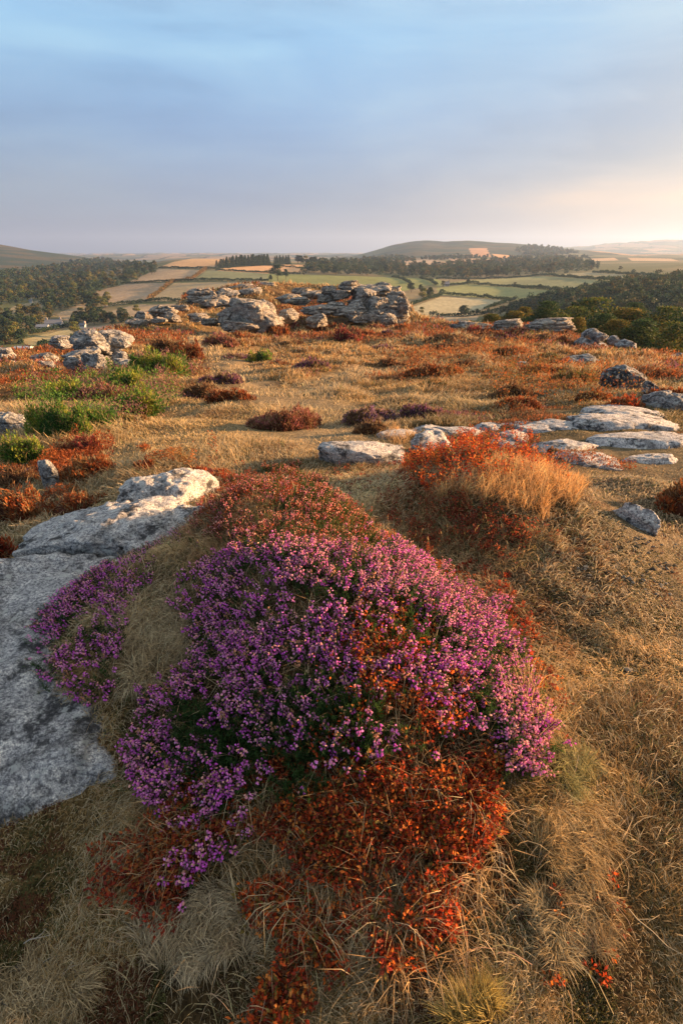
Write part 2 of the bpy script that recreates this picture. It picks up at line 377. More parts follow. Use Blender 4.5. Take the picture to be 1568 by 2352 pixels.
# ------------------------------------------------------------------ ground colour and hilltop sheet
PATHS = [[(450, 778), (478, 800), (500, 820), (535, 850), (565, 880), (600, 905), (640, 925)], [(640, 905), (700, 915), (735, 950), (750, 985), (757, 1015)],
         [(560, 745), (470, 775)], [(860, 850), (740, 880), (690, 905)]]
PW = []
for p_ in PATHS: PW.append(np.array([hit(u, v, fine=False)[:2] for u, v in p_]))
def pathd(X, Y):
    d = np.full(np.shape(X), 99.)
    for P in PW:
        for a, b in zip(P[:-1], P[1:]):
            ab = b-a; t = np.clip(((X-a[0])*ab[0]+(Y-a[1])*ab[1])/(ab@ab), 0, 1)
            d = np.minimum(d, np.hypot(X-a[0]-t*ab[0], Y-a[1]-t*ab[1])/(1+.015*Y))
    return d
TAN, STRAW, BROWN, OLIVE, RUST, GREY = [np.array(c) for c in ((.34, .235, .115), (.48, .35, .175), (.17, .105, .055), (.205, .16, .068), (.26, .085, .03), (.30, .265, .21))]
def gcol(X, Y):
    n1 = fbm(X*.8, Y*.8, s=41, o=4); n2 = fbm(X*2.6, Y*2.6, s=42, o=3); n3 = fbm(X*.25, Y*.25, s=43, o=3)
    far = sstep(7, 16, Y)
    c = lerp(TAN, STRAW, sstep(-.1, .7, n1)[..., None])
    c = lerp(c, BROWN, (sstep(.05, .7, -n1+.5*n2)*.75)[..., None])
    c = lerp(c, OLIVE, (sstep(.1, .6, n3+.35*n2)*.6*(1-.3*far))[..., None])
    c = lerp(c, RUST, (sstep(.25, .8, fbm(X*.45, Y*.45, s=44, o=4)+.1*far)*.36*far)[..., None])
    c = lerp(c, c*np.array([1.13, 1.0, .86]), far[..., None])
    nn = fbm(X*3.1+7, Y*3.1, s=46, o=4); nearw = 1-sstep(2.6, 5, Y)
    c = lerp(c, np.array([.085, .06, .03]), (sstep(.12, .5, nn)*.8*nearw)[..., None]); c = lerp(c, np.array([.20, .085, .035]), (sstep(.25, .6, fbm(X*2.3, Y*2.3, s=47, o=3))*.6*nearw)[..., None])
    # bare trampled turf to the right of the near mound, paler and greyer
    u, v = pix(X, Y, np.zeros_like(X))
    g = sstep(1.2, 1.9, X)*sstep(.9, 2.2, Y)*(1-sstep(4.5, 7, Y)); c = lerp(c, np.array([.36, .29, .18]), (g*.55)[..., None])
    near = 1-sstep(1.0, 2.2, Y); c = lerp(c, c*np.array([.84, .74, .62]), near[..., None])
    pd = pathd(X, Y); c = lerp(c, np.array([.50, .38, .22]), ((1-sstep(.25, 1.0, pd+.2*n2))*.85)[..., None])
    return np.clip(c, .01, .9)
NPp, NQ = 760, 620
q = np.linspace(math.log(1.0), math.log(253), NQ); pp = np.linspace(-1, 1, NPp); pp = np.sign(pp)*(.55*np.abs(pp)+.95*np.abs(pp)**4)
Yg = np.repeat(np.exp(q)[:, None]-3, NPp, 1); Xg = pp[None, :]*(Yg+3)
Zg = H(Xg, Yg)
def gridfaces(nr, nc):
    i = np.arange((nr-1)*(nc-1)); r, c = i//(nc-1), i % (nc-1); a = r*nc+c
    return np.c_[a, a+1, a+nc+1, a+nc]
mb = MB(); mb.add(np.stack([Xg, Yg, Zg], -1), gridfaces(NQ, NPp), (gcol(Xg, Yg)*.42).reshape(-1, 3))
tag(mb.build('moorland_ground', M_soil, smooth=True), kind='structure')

# ------------------------------------------------------------------ valley sheet with its fields
FIELDS = [  # the orange fields are sunlit patches, painted into the field colour
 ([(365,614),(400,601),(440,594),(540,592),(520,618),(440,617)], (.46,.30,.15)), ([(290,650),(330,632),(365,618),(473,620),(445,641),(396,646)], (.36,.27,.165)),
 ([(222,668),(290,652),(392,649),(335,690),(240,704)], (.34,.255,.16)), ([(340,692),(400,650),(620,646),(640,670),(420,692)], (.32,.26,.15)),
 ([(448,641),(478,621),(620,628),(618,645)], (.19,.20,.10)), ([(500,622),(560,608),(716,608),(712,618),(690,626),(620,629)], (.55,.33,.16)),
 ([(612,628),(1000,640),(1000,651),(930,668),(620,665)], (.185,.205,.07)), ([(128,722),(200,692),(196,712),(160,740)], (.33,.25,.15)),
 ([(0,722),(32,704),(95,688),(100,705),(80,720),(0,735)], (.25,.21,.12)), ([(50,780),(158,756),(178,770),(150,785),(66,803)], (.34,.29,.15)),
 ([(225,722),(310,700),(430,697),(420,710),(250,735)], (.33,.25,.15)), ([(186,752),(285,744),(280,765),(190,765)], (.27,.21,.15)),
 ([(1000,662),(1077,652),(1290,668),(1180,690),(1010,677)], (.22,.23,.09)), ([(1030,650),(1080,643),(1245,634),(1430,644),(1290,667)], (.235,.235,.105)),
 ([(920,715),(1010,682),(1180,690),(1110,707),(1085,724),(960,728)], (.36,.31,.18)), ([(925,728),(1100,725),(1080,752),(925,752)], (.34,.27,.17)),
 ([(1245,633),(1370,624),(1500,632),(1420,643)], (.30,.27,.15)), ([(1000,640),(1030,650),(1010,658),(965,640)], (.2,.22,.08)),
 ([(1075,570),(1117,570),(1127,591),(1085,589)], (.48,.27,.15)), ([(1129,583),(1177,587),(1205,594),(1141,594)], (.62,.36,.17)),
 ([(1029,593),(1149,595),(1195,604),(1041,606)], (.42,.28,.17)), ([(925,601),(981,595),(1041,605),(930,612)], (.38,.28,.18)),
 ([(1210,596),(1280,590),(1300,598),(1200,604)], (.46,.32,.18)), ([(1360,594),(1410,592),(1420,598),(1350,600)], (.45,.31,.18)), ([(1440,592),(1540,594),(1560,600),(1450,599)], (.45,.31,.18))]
NR, NC = 620, 900
lg = np.exp(np.linspace(math.log(120), math.log(11500), NR)); ag = np.linspace(-1.0, 1.02, NC)
Yv = np.repeat(lg[:, None], NC, 1); Xv = ag[None, :]*Yv; Zv = HV(Xv, Yv)
uu, vv = pix(Xv, Yv, Zv)
cn = fbm(Xv/90, Yv/90, s=61, o=4)
cv = lerp(np.array([.10, .11, .045]), np.array([.21, .17, .09]), sstep(-.4, .6, cn)[..., None])
# far country: a patchwork of small fields and woods
fx, fy = Xv/260+.4*fbm(Xv/700, Yv/700, s=71, o=2), Yv/420+.4*fbm(Xv/700, Yv/700, s=72, o=2)
cell = hsh(np.floor(fx), np.floor(fy), np.zeros_like(fx), 5); edge = np.minimum(np.abs(fx-np.round(fx))*260, np.abs(fy-np.round(fy))*420)
pcol = np.where((cell < .33)[..., None], np.array([.13, .13, .06]), np.where((cell < .6)[..., None], np.array([.05, .065, .03]), np.where((cell < .85)[..., None], np.array([.30, .22, .13]), np.array([.40, .26, .15]))))
pcol = np.where((edge < 9)[..., None], np.array([.03, .04, .02]), pcol)
moor = lerp(np.array([.035, .055, .035]), np.array([.085, .075, .042]), sstep(-.3, .6, cn)[..., None])
hillmask = (sstep(1350, 1700, Yv)*(1-sstep(3000, 3600, Yv))*sstep(.06, .12, Xv/Yv)*(1-sstep(.36, .42, Xv/Yv)))
leftmoor = sstep(750, 1000, Yv)*(1-sstep(3000, 3600, Yv))*(1-sstep(-.44, -.38, Xv/Yv))
cv = lerp(cv, pcol, (sstep(1200, 1500, Yv))[..., None]); cv = lerp(cv, moor, np.maximum(hillmask, leftmoor)[..., None])
nearm = (Yv < 3200)
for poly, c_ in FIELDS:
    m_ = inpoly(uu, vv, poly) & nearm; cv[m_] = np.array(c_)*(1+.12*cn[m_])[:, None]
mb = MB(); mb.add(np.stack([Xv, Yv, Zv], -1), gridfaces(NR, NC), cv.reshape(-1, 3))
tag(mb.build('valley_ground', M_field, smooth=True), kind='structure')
#==PART2==
# ------------------------------------------------------------------ rocks
_ico = {}
def ico(k):
    if k not in _ico:
        bm = bmesh.new(); bmesh.ops.create_icosphere(bm, subdivisions=k, radius=1)
        V = np.array([v.co[:] for v in bm.verts]); F = np.array([[v.index for v in f.verts] for f in bm.faces]); bm.free()
        _ico[k] = (V, F)
    return _ico[k]
def rock_shape(w, d, h, seed, sub=4, box=3.2, cuts=14, strata=0, sdepth=.10, rough=.12, tilt=(0, 0), flat=0):
    r = np.random.default_rng(seed); V, F = ico(sub); V = V.copy()
    rad = (np.abs(V[:, 0])**box+np.abs(V[:, 1])**box+np.abs(V[:, 2])**box)**(-1/box); P = V*rad[:, None]
    for k in range(cuts):
        n = r.normal(size=3); n /= np.linalg.norm(n); dd = r.uniform(.62, .98)*(np.abs(n)**1.35).sum()**.6*.93
        e = np.maximum(P@n-dd, 0); P -= e[:, None]*n*.93
    sx, sy, sz = w/2, d/2, h/2; asp = np.array([sx, sy, sz])/max(sx, sy, sz)
    Q = P*asp*1.6
    o = seed*3.7 % 100
    P = P*(1+rough*fbm(Q[:, 0]*1.1+o, Q[:, 1]*1.1, Q[:, 2]*1.1, s=seed, o=3)[:, None])
    rg = 1-np.abs(fbm(Q[:, 0]*3+o, Q[:, 1]*3, Q[:, 2]*5, s=seed+50, o=3)); P = P*(1-.05*np.clip(rg-.72, 0, 1)[:, None]*4)*(1+.035*fbm(Q[:, 0]*7, Q[:, 1]*7, Q[:, 2]*9, s=seed+60, o=3)[:, None])
    if strata:
        c = P[:, 2]*.5+.5+tilt[0]*P[:, 0]+tilt[1]*P[:, 1]+.07*fbm(P[:, 0]*1.5+o, P[:, 1]*1.5, P[:, 2], s=seed+3, o=3)
        c = c*strata; li = np.floor(c); f = c-li
        g = np.exp(-((f-.5)/.10)**2)
        lay = hsh(np.floor(c+.5), np.zeros_like(c), np.zeros_like(c), seed)*2-1
        side = np.clip(np.hypot(P[:, 0], P[:, 1])*1.4-.35, 0, 1)
        brk = .55+.45*np.clip(fbm(P[:, 0]*1.7, P[:, 1]*1.7, c*.3, s=seed+8, o=2)*1.5+.5, 0, 1)
        m = 1-(g*sdepth*1.6*brk-lay*sdepth*.9)*side
        P[:, :2] *= m[:, None]
        # upright joints
        ang = np.arctan2(P[:, 1], P[:, 0])+.25*vnoise(c*1.3, P[:, 0]*2, s=seed)
        jj = ang*3.1+lay*2.3; jf = np.abs(jj-np.round(jj)); gj = np.exp(-(jf/.07)**2)*side
        P[:, :2] *= (1-gj*sdepth*.8)[:, None]
    return P*np.array([sx, sy, sz]), F
def put_rock(P, F, c, rot, mat, name, parent=None, fine=.0, seed=0):
    if fine: 
        nn = P/np.maximum(np.linalg.norm(P, axis=1, keepdims=True), 1e-6)
        P = P+nn*(fbm(P[:, 0]*5, P[:, 1]*5, P[:, 2]*5, s=seed+5, o=4)*fine)[:, None]
    cz, sz = math.cos(rot[2]), math.sin(rot[2]); cx, sx = math.cos(rot[0]), math.sin(rot[0]); cy, sy = math.cos(rot[1]), math.sin(rot[1])
    R = np.array([[cz, -sz, 0], [sz, cz, 0], [0, 0, 1]])@np.array([[cy, 0, sy], [0, 1, 0], [-sy, 0, cy]])@np.array([[1, 0, 0], [0, cx, -sx], [0, sx, cx]])
    mb = MB(); mb.add(P@R.T, F, (1, 1, 1))
    o = mb.build(name, mat, smooth=True); o.location = c
    if parent is not None:
        o.parent = parent; o.location = Vector(c)-parent.location
    return o
seedc = [100]; FOOT = []
def pix_rock(u0, v0, u1, v1, dep=.9, sink=.25, D=None, mat=None, name='boulder', parent=None, back=0, tiltx=None, yaw=None, flat=0, **kw):
    """a rock whose foot meets the ground under the pixel box"""
    seedc[0] += 1; s = seedc[0]; r = np.random.default_rng(s)
    um = (u0+u1)/2
    if D is None: X, D, z = hit(um, v1)
    else: X, _, z = at(um, v1, D)
    X, Y, z = at(um, v1, D+back)
    if flat:
        X1, Y1, z1 = hit(um, v1); X2, Y2, z2 = hit(um, v0); w = (u1-u0)/F0*Y1/float(ray(um, v1)[1]); d = min(max(Y2-Y1, .25*w), 1.1*w); Y2 = Y1+d; z2 = float(H(X1, Y2)); h = max(.35*w, .3)*.8
        kw.setdefault('sub', 5); P, F = rock_shape(w*1.1, d*.92, h, s, **kw); al = math.atan2(z2-z1, d)
        FOOT.append((X1, (Y1+Y2)/2, w*.44, d*.44))
        return put_rock(P, F, (X1, (Y1+Y2)/2, (z1+z2)/2-h*.42+flat*w), (al, r.uniform(-.04, .04), r.uniform(-.15, .15) if yaw is None else yaw), mat or M_rockM, name, parent, seed=s)
    x_, Yr, Zr = ray(um, (v0+v1)/2); sc_ = (D+back)/Yr
    w = (u1-u0)/F0*sc_*1.04; zt = float(at(um, v0, D+back)[2]); h0 = zt-float(z)
    h = h0*(1+sink); d = w*dep; FOOT.append((float(X), float(Y)+d*.42, w*.40, d*.40))
    cx, cy, cz = float(X), float(Y)+d*.42, zt-h/2
    kw.setdefault('sub', 5); kw.setdefault('cuts', 16)
    P, F = rock_shape(w, d, h*1.04, s, **kw)
    rot = ((r.uniform(-.06, .06) if tiltx is None else tiltx), r.uniform(-.05, .05), r.uniform(-.3, .3) if yaw is None else yaw)
    return put_rock(P, F, (cx, cy, cz), rot, mat or M_rockM, name, parent, seed=s)
def rock_thing(label, *a, name='boulder', cat='rock', **kw):
    return tag(pix_rock(*a, name=name, **kw), label, cat)
def outcrop(label, blocks, name='granite_outcrop', cat='rock outcrop', mat=None):
    u0, v0, u1, v1 = blocks[0][:4]; um = (u0+u1)/2
    kw0 = blocks[0][4] if len(blocks[0]) > 4 else {}
    D0 = kw0.get('D') or hit(um, v1)[1]
    X, Y, z = at(um, v1, D0)
    e = empty(name, (float(X), float(Y), float(z)), label, cat)
    for b in blocks:
        kw = dict(b[4]) if len(b) > 4 else {}
        pix_rock(*b[:4], parent=e, name='rock_slab', mat=mat or M_rockM, **kw)
    return e
S = dict
st = lambda n, sd=.12, **k: dict(strata=n, sdepth=sd*1.35, cuts=14, box=4.0, **k)
# the tor on the crest
outcrop('high rugged granite tor with overhanging stacked blocks on the crest', [
    (852, 700, 941, 747, S(D=56, dep=.8, **st(3, .14, sub=5))), (880, 672, 940, 722, S(D=57, dep=.9, **st(4, .16, sub=5))), (840, 684, 892, 716, S(D=56, dep=.9, **st(2, .08))),
    (800, 650, 918, 700, S(D=59, dep=.8, **st(5, .14, sub=5))), (776, 644, 830, 666, S(D=60, dep=.7, **st(3, .14))), (735, 655, 780, 676, S(D=60, dep=.8, **st(3, .14))),
    (880, 655, 926, 690, S(D=60, dep=1, **st(3, .14))), (905, 708, 941, 745, S(D=56.5, dep=1, **st(3, .14))), (843, 712, 880, 745, S(D=54.5, dep=.8, **st(2, .12))),
    (815, 660, 862, 705, S(D=57.5, dep=.9, **st(4, .12))), (800, 690, 850, 722, S(D=57, dep=.9, **st(3, .1))), (870, 722, 912, 748, S(D=54, dep=.8, **st(2, .1))), (862, 648, 900, 668, S(D=61, dep=.8, **st(2, .12))),
    (912, 680, 938, 712, S(D=55.5, dep=.8, **st(3, .14))), (760, 668, 812, 684, S(D=59, dep=.7, **st(2, .12))), (800, 676, 934, 748, S(D=59, dep=.8, tiltx=0, yaw=0, **st(6, .12, sub=6)))], name='granite_tor', cat='tor', mat=M_rockF)
seedc[0] -= 1
outcrop('low pale slabs stepping down in front of the high tor', [
    (690, 700, 800, 724, S(D=56, dep=.8, **st(3, .12))), (770, 706, 858, 728, S(D=55.5, dep=.7, **st(3, .12))), (740, 695, 800, 712, S(D=58, dep=.8, **st(2, .12))), (790, 715, 850, 738, S(D=54, dep=.6, **st(2, .12)))], mat=M_rockF)
outcrop('thin pale bedrock ledge between the domed boulder and the tor', [(690, 668, 745, 684, S(D=64, dep=.8, **st(3))), (660, 660, 720, 674, S(D=70, dep=.8, **st(2))), (720, 676, 775, 694, S(D=60, dep=.8, **st(3))), (633, 678, 690, 694, S(D=62, dep=.8, **st(3))), (655, 684, 712, 699, S(D=60, dep=.8, **st(2)))], mat=M_rockF)
outcrop('big split boulder with a domed top block left of the tor', [
    (520, 700, 642, 764, S(D=47, dep=.8, tiltx=-.1, **st(3, .07, sub=5, tilt=(.25, 0)))), (526, 682, 602, 716, S(D=48.5, dep=.9, box=2.3, cuts=6, rough=.08)), (500, 704, 556, 744, S(D=48, dep=.9, **st(3, .12))),
    (515, 735, 590, 763, S(D=46, dep=.6, **st(2, .08))), (590, 692, 640, 735, S(D=49, dep=.9, cuts=16))], mat=M_rockF)
rock_thing('small squat boulder just right of the split domed boulder', 640, 712, 684, 740, D=50, mat=M_rockF, **st(2, .08))
rock_thing('low pale rock half hidden by rusty heather before the tor', 704, 722, 757, 746, D=51, mat=M_rockF, **st(2, .1))
outcrop('long layered slab on the skyline left of the tor', [(433, 664, 500, 698, S(D=72, dep=.7, **st(4, .14))), (490, 662, 545, 690, S(D=72, dep=.7, **st(3, .14))), (440, 680, 530, 704, S(D=68, dep=.6, **st(2, .12)))], mat=M_rockF)
outcrop('thin flat ledge forming the top of the crest', [(525, 653, 590, 668, S(D=82, dep=.6, **st(3))), (575, 650, 640, 663, S(D=84, dep=.6, **st(2))), (545, 662, 600, 676, S(D=77, dep=.6, **st(2)))], mat=M_rockF)
outcrop('layered ledges running down the left brow of the hill', [
    (330, 703, 400, 736, S(D=53, dep=.7, **st(4, .14))), (385, 698, 430, 716, S(D=60, dep=.6, **st(3, .14))), (288, 732, 345, 756, S(D=48, dep=.6, **st(3, .14))), (300, 716, 350, 740, S(D=52, dep=.6, **st(3, .12))), (345, 728, 380, 742, S(D=49, dep=.6, **st(2)))], mat=M_rockF)
rock_thing('small cracked ledge on the bare left shoulder below the brow', 373, 718, 410, 737, D=51, mat=M_rockF, **st(2, .12))
outcrop('pale ledge lying in the turf left of the split boulder', [(425, 722, 480, 738, S(D=52, dep=.8, **st(2))), (455, 732, 502, 748, S(D=49, dep=.8, **st(2)))], mat=M_rockF)
outcrop('left hand rock stack of rounded grey blocks under an orange lichened cap', [
    (150, 800, 238, 868, S(D=19, dep=.9, **st(2, .10, sub=5))), (185, 768, 286, 812, S(D=21, dep=.9, tiltx=.05, **st(3, .12, sub=5))), (160, 762, 240, 812, S(D=20, dep=.9, **st(3, .12, sub=5))),
    (142, 822, 185, 850, S(D=18.5, dep=.9, box=2.5)), (188, 806, 240, 862, S(D=18.4, dep=.8, box=2.5, cuts=12)), (205, 800, 262, 840, S(D=21, dep=.8, cuts=10))])
outcrop('pair of tilted pale stones right of the rock stack', [(256, 822, 303, 852, S(D=19, dep=.7, tiltx=.2)), (255, 809, 292, 830, S(D=20, dep=.7))])
rock_thing('dark boulder on the left brow above the hidden farm', 106, 775, 160, 797, D=29, **st(3, .12))
rock_thing('cracked rock at the left edge of the brow', -12, 803, 28, 834, D=23, **st(2, .1))
rock_thing('thin slab lying on the left slope below the brow', 60, 815, 118, 834, sink=.8, **st(2, .1))
rock_thing('narrow stone in the grass left of the rock stack', 78, 832, 122, 846, sink=.8, dep=.6)
rock_thing('rounded grey boulder at the left edge above the green bush', -30, 960, 48, 1008, sink=.3, box=2.4, cuts=8)
rock_thing('pointed slanting stone in rusty heather on the left', 84, 1062, 143, 1130, sink=.3, dep=.5, box=2.5, yaw=-.5)
outcrop('low pale bedrock along the right hand brow before the woods', [(1055, 741, 1137, 757, S(D=46, dep=.6, **st(3))), (1030, 745, 1075, 756, S(D=47, dep=.6, **st(2)))], mat=M_rockF)
outcrop('broad jointed rock ridge on the right brow in front of green bushes', [(1207, 734, 1321, 764, S(D=40, dep=.6, **st(4, .13, sub=5))), (1135, 735, 1206, 753, S(D=43, dep=.7, **st(3, .13))), (1230, 732, 1290, 750, S(D=41, dep=.6, **st(3)))], mat=M_rockF)
outcrop('two boulders with a tuft between them against the dark trees', [(1341, 756, 1372, 776, S(D=34, dep=.8)), (1358, 761, 1399, 785, S(D=33, dep=.8, **st(2, .08)))])
rock_thing('small rounded boulder third from the right on the brow', 1398, 773, 1427, 792, D=31, box=2.5)
rock_thing('humped boulder farthest right on the tree edged brow', 1423, 783, 1466, 806, D=28, **st(2, .07))
outcrop('flat broken stones just below the right brow', [(1317, 780, 1370, 802, S(dep=.8, **st(3))), (1355, 788, 1400, 803, S(dep=.8, **st(2)))])
rock_thing('pale mottled rock in orange grass on the right slope', 1301, 815, 1385, 841, sink=.4, dep=.7, **st(2, .08))
rock_thing('little dark stone poking from a heather mound', 1185, 834, 1217, 853, sink=.5)
rock_thing('small rock at the right edge near the brow', 1548, 813, 1580, 824, sink=.5)
outcrop('dark lichened dome boulder with a paler block at its right foot', [(1395, 852, 1494, 900, S(dep=.8, box=2.4, cuts=8, sub=5)), (1478, 878, 1514, 908, S(dep=.9))], mat=M_rockD)
outcrop('cluster of dark rounded rocks at the right edge above the slabs', [(1487, 906, 1560, 944, S(dep=.8, sub=5)), (1525, 912, 1600, 946, S(dep=.9, box=2.5)), (1510, 900, 1545, 925, S(dep=.8))], mat=M_rockM)
rock_thing('smooth humped slab below the dark rocks on the right', 1385, 928, 1552, 966, flat=.07, dep=.7, sub=5, box=3, cuts=8, rough=.07, mat=M_rockN)
outcrop('long pale bedrock rib running to the right edge', [(1212, 962, 1400, 992, S(flat=.05, dep=.8, sub=5, box=4.5, cuts=8, rough=.07)), (1350, 962, 1580, 990, S(flat=.05, dep=.8, sub=5, box=4.5, cuts=8, rough=.07)), (1150, 962, 1260, 984, S(flat=.05, dep=.8, sub=5, box=4, rough=.07))], mat=M_rockN)
outcrop('wide weathered slab under the pale rib at the right edge', [(1235, 1006, 1440, 1044, S(flat=.05, dep=.7, sub=5, box=3.8, cuts=8, rough=.06, yaw=.3)), (1390, 1000, 1640, 1036, S(flat=.05, dep=.6, sub=5, box=3.8, cuts=8, rough=.06, yaw=.1))], mat=M_rockN)
outcrop('thin grey bedrock sheets linking the right hand slabs', [(985, 984, 1150, 1008, S(flat=.06, sub=5, box=4, rough=.06)), (1170, 976, 1330, 998, S(flat=.05, sub=5, box=4, rough=.06)), (1090, 1012, 1240, 1034, S(flat=.05, sub=5, box=4, rough=.06)), (1440, 1046, 1600, 1072, S(flat=.06, sub=5, box=4, rough=.06))], mat=M_rockN)
seedc[0] -= 4
rock_thing('low grey slab sunk in bare turf right of the orange tussock', 1300, 1038, 1480, 1082, flat=.08, dep=.8, sub=5, box=3.5, rough=.07, mat=M_rockN, name='flat_rock')
outcrop('pale slab with a wisp of orange grass behind the middle hollow', [(850, 975, 985, 1014, S(flat=.05, dep=.7, sub=5, box=3.5, rough=.06)), (930, 976, 1080, 1004, S(flat=.05, dep=.8, sub=5, box=3.8, rough=.06))], mat=M_rockN)
rock_thing('narrow slab slanting down to the red bush top', 940, 1005, 1050, 1046, sink=.6, dep=.7, sub=5, yaw=.4, tiltx=.1, mat=M_rockN, name='flat_rock')
rock_thing('mossy flat rock between the pale slabs', 1090, 966, 1190, 990, flat=.06, dep=.8, sub=5, mat=M_rockN)
rock_thing('pale slab right behind the red bilberry hump', 1130, 988, 1262, 1020, flat=.06, dep=.8, sub=5, box=4, mat=M_rockN, name='flat_rock')
rock_thing('squared kerb like slab lying behind the flowering mound', 729, 1027, 930, 1068, sink=.5, dep=.42, sub=5, box=5, cuts=5, rough=.06, yaw=0, mat=M_rockN, name='flat_rock')
rock_thing('small white streaked stone lying alone in the bare turf', 1405, 1172, 1518, 1214, sink=.6, dep=.42, sub=5, box=2.4, yaw=-.75, mat=M_rockN, name='stone')
# the foreground granite at the left
def near_rock(label, c, dims, rot, seed, mat=M_rockN, name='flat_rock', **kw):
    kw.setdefault('sub', 6)
    P, F = rock_shape(*dims, seed, **kw)
    return tag(put_rock(P, F, c, rot, mat, name, seed=seed, fine=.012), label, 'rock')
near_rock('huge rough grey slab filling the left edge beside the heather', (-1.40, 1.50, -.235), (2.25, 2.30, .62), (-.02, .05, .22), 301, box=4.2, cuts=7, rough=.035)
near_rock('raised rounded slab at the back of the big foreground rock', (-1.42, 2.74, -.10), (1.0, .80, .54), (0.08, .03, .25), 302, box=3.2, cuts=9, rough=.06)
near_rock('smooth slab rising from under the heather behind the left rock', (-1.08, 2.84, -.12), (.80, .62, .46), (.12, -.12, .55), 305, box=2.7, cuts=8, rough=.07)
near_rock('cracked ledge stepping down between the big slab and the raised one', (-1.62, 2.28, -.13), (1.35, .46, .46), (.05, .03, .18), 306, box=4, cuts=10, rough=.06)
near_rock('rounded boulder with a sunlit top behind the left slabs', (-1.34, 3.50, -.17), (.88, .62, .56), (0, .0, .1), 303, name='boulder', box=2.5, cuts=12, rough=.09)
# ------------------------------------------------------------------ plant pieces (numpy)
def unit(v): return v/np.maximum(np.linalg.norm(v, axis=-1, keepdims=True), 1e-9)
def colvar(base, n, r, v=.18, h=.06):
    base = np.broadcast_to(np.asarray(base, float), (n, 3))
    return np.clip(base*(1+v*r.normal(size=(n, 1)))*(1+h*r.normal(size=(n, 3))), .004, .95)
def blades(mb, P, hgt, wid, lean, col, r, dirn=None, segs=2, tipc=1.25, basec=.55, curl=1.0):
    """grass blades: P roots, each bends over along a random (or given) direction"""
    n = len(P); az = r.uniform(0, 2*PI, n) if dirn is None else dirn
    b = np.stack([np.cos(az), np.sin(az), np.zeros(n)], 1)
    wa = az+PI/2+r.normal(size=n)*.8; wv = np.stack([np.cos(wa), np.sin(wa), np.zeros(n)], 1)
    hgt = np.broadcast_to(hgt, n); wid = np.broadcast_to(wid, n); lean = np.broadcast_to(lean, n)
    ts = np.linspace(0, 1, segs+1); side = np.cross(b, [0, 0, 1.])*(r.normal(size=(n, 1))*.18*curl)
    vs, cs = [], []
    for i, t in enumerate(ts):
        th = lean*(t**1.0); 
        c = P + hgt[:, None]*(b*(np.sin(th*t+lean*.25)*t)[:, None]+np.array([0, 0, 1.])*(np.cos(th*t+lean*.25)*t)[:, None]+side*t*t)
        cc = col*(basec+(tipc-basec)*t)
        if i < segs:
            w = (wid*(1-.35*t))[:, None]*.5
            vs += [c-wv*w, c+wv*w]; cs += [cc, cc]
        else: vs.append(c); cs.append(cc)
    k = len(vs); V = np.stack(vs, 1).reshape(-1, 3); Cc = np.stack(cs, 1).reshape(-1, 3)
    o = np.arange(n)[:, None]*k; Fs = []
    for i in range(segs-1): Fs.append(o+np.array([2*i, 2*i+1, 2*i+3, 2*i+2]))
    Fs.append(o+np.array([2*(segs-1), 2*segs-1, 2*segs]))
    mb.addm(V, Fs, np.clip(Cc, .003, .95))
def leaves(mb, P, nrm, dirn, ln, wd, col, fold=.25):
    """folded pointed oval leaves, 4 triangles each"""
    n = len(P); dirn = unit(dirn); s = unit(np.cross(nrm, dirn)); up = unit(np.cross(dirn, s))
    ln = np.broadcast_to(ln, n)[:, None]; wd = np.broadcast_to(wd, n)[:, None]
    V = np.stack([P, P+dirn*ln*.45+s*wd*.5+up*wd*fold, P+dirn*ln, P+dirn*ln*.45-s*wd*.5+up*wd*fold, P+dirn*ln*.5], 1).reshape(-1, 3)
    o = np.arange(n)[:, None]*5
    mb.addm(V, [o+np.array([0, 1, 4]), o+np.array([1, 2, 4]), o+np.array([2, 3, 4]), o+np.array([3, 0, 4])], np.repeat(col, 5, 0))
def sprigs(mb, P, D_, ln, wd, col):
    """thin stems: triangular slivers from P along D_*ln"""
    n = len(P); s = unit(np.cross(D_, np.array([.3, .9, .2]))+1e-6); wd = np.broadcast_to(wd, n)[:, None]; ln = np.broadcast_to(ln, n)[:, None]
    V = np.stack([P-s*wd*.5, P+s*wd*.5, P+D_*ln+s*wd*.2, P+D_*ln-s*wd*.2], 1).reshape(-1, 3)
    o = np.arange(n)[:, None]*4
    mb.addm(V, [o+np.array([0, 1, 2, 3])], np.repeat(col, 4, 0))
def bells(mb, P, D_, sz, col, tip):
    """urn shaped bells hanging along D_ from P"""
    n = len(P); D_ = unit(D_); a = unit(np.cross(D_, np.array([.31, .17, .93]))); b = np.cross(D_, a); sz = np.broadcast_to(sz, n)[:, None]
    vs = [P]; cs = [col*.8]
    for t, rr in ((.35, .36), (.75, .33), (1.0, .17)):
        for k in range(4):
            an = k*PI/2; vs.append(P+D_*sz*t+(a*math.cos(an)+b*math.sin(an))*sz*rr); cs.append(col if t < .9 else tip)
    V = np.stack(vs, 1).reshape(-1, 3); Cc = np.stack(cs, 1).reshape(-1, 3); o = np.arange(n)[:, None]*13; Fs = []
    for k in range(4):
        k2 = (k+1) % 4; Fs.append(o+np.array([0, 1+k, 1+k2]))
        Fs.append(o+np.array([1+k, 5+k, 5+k2, 1+k2])); Fs.append(o+np.array([5+k, 9+k, 9+k2, 5+k2]))
    mb.addm(V, Fs, np.clip(Cc, .003, .95))

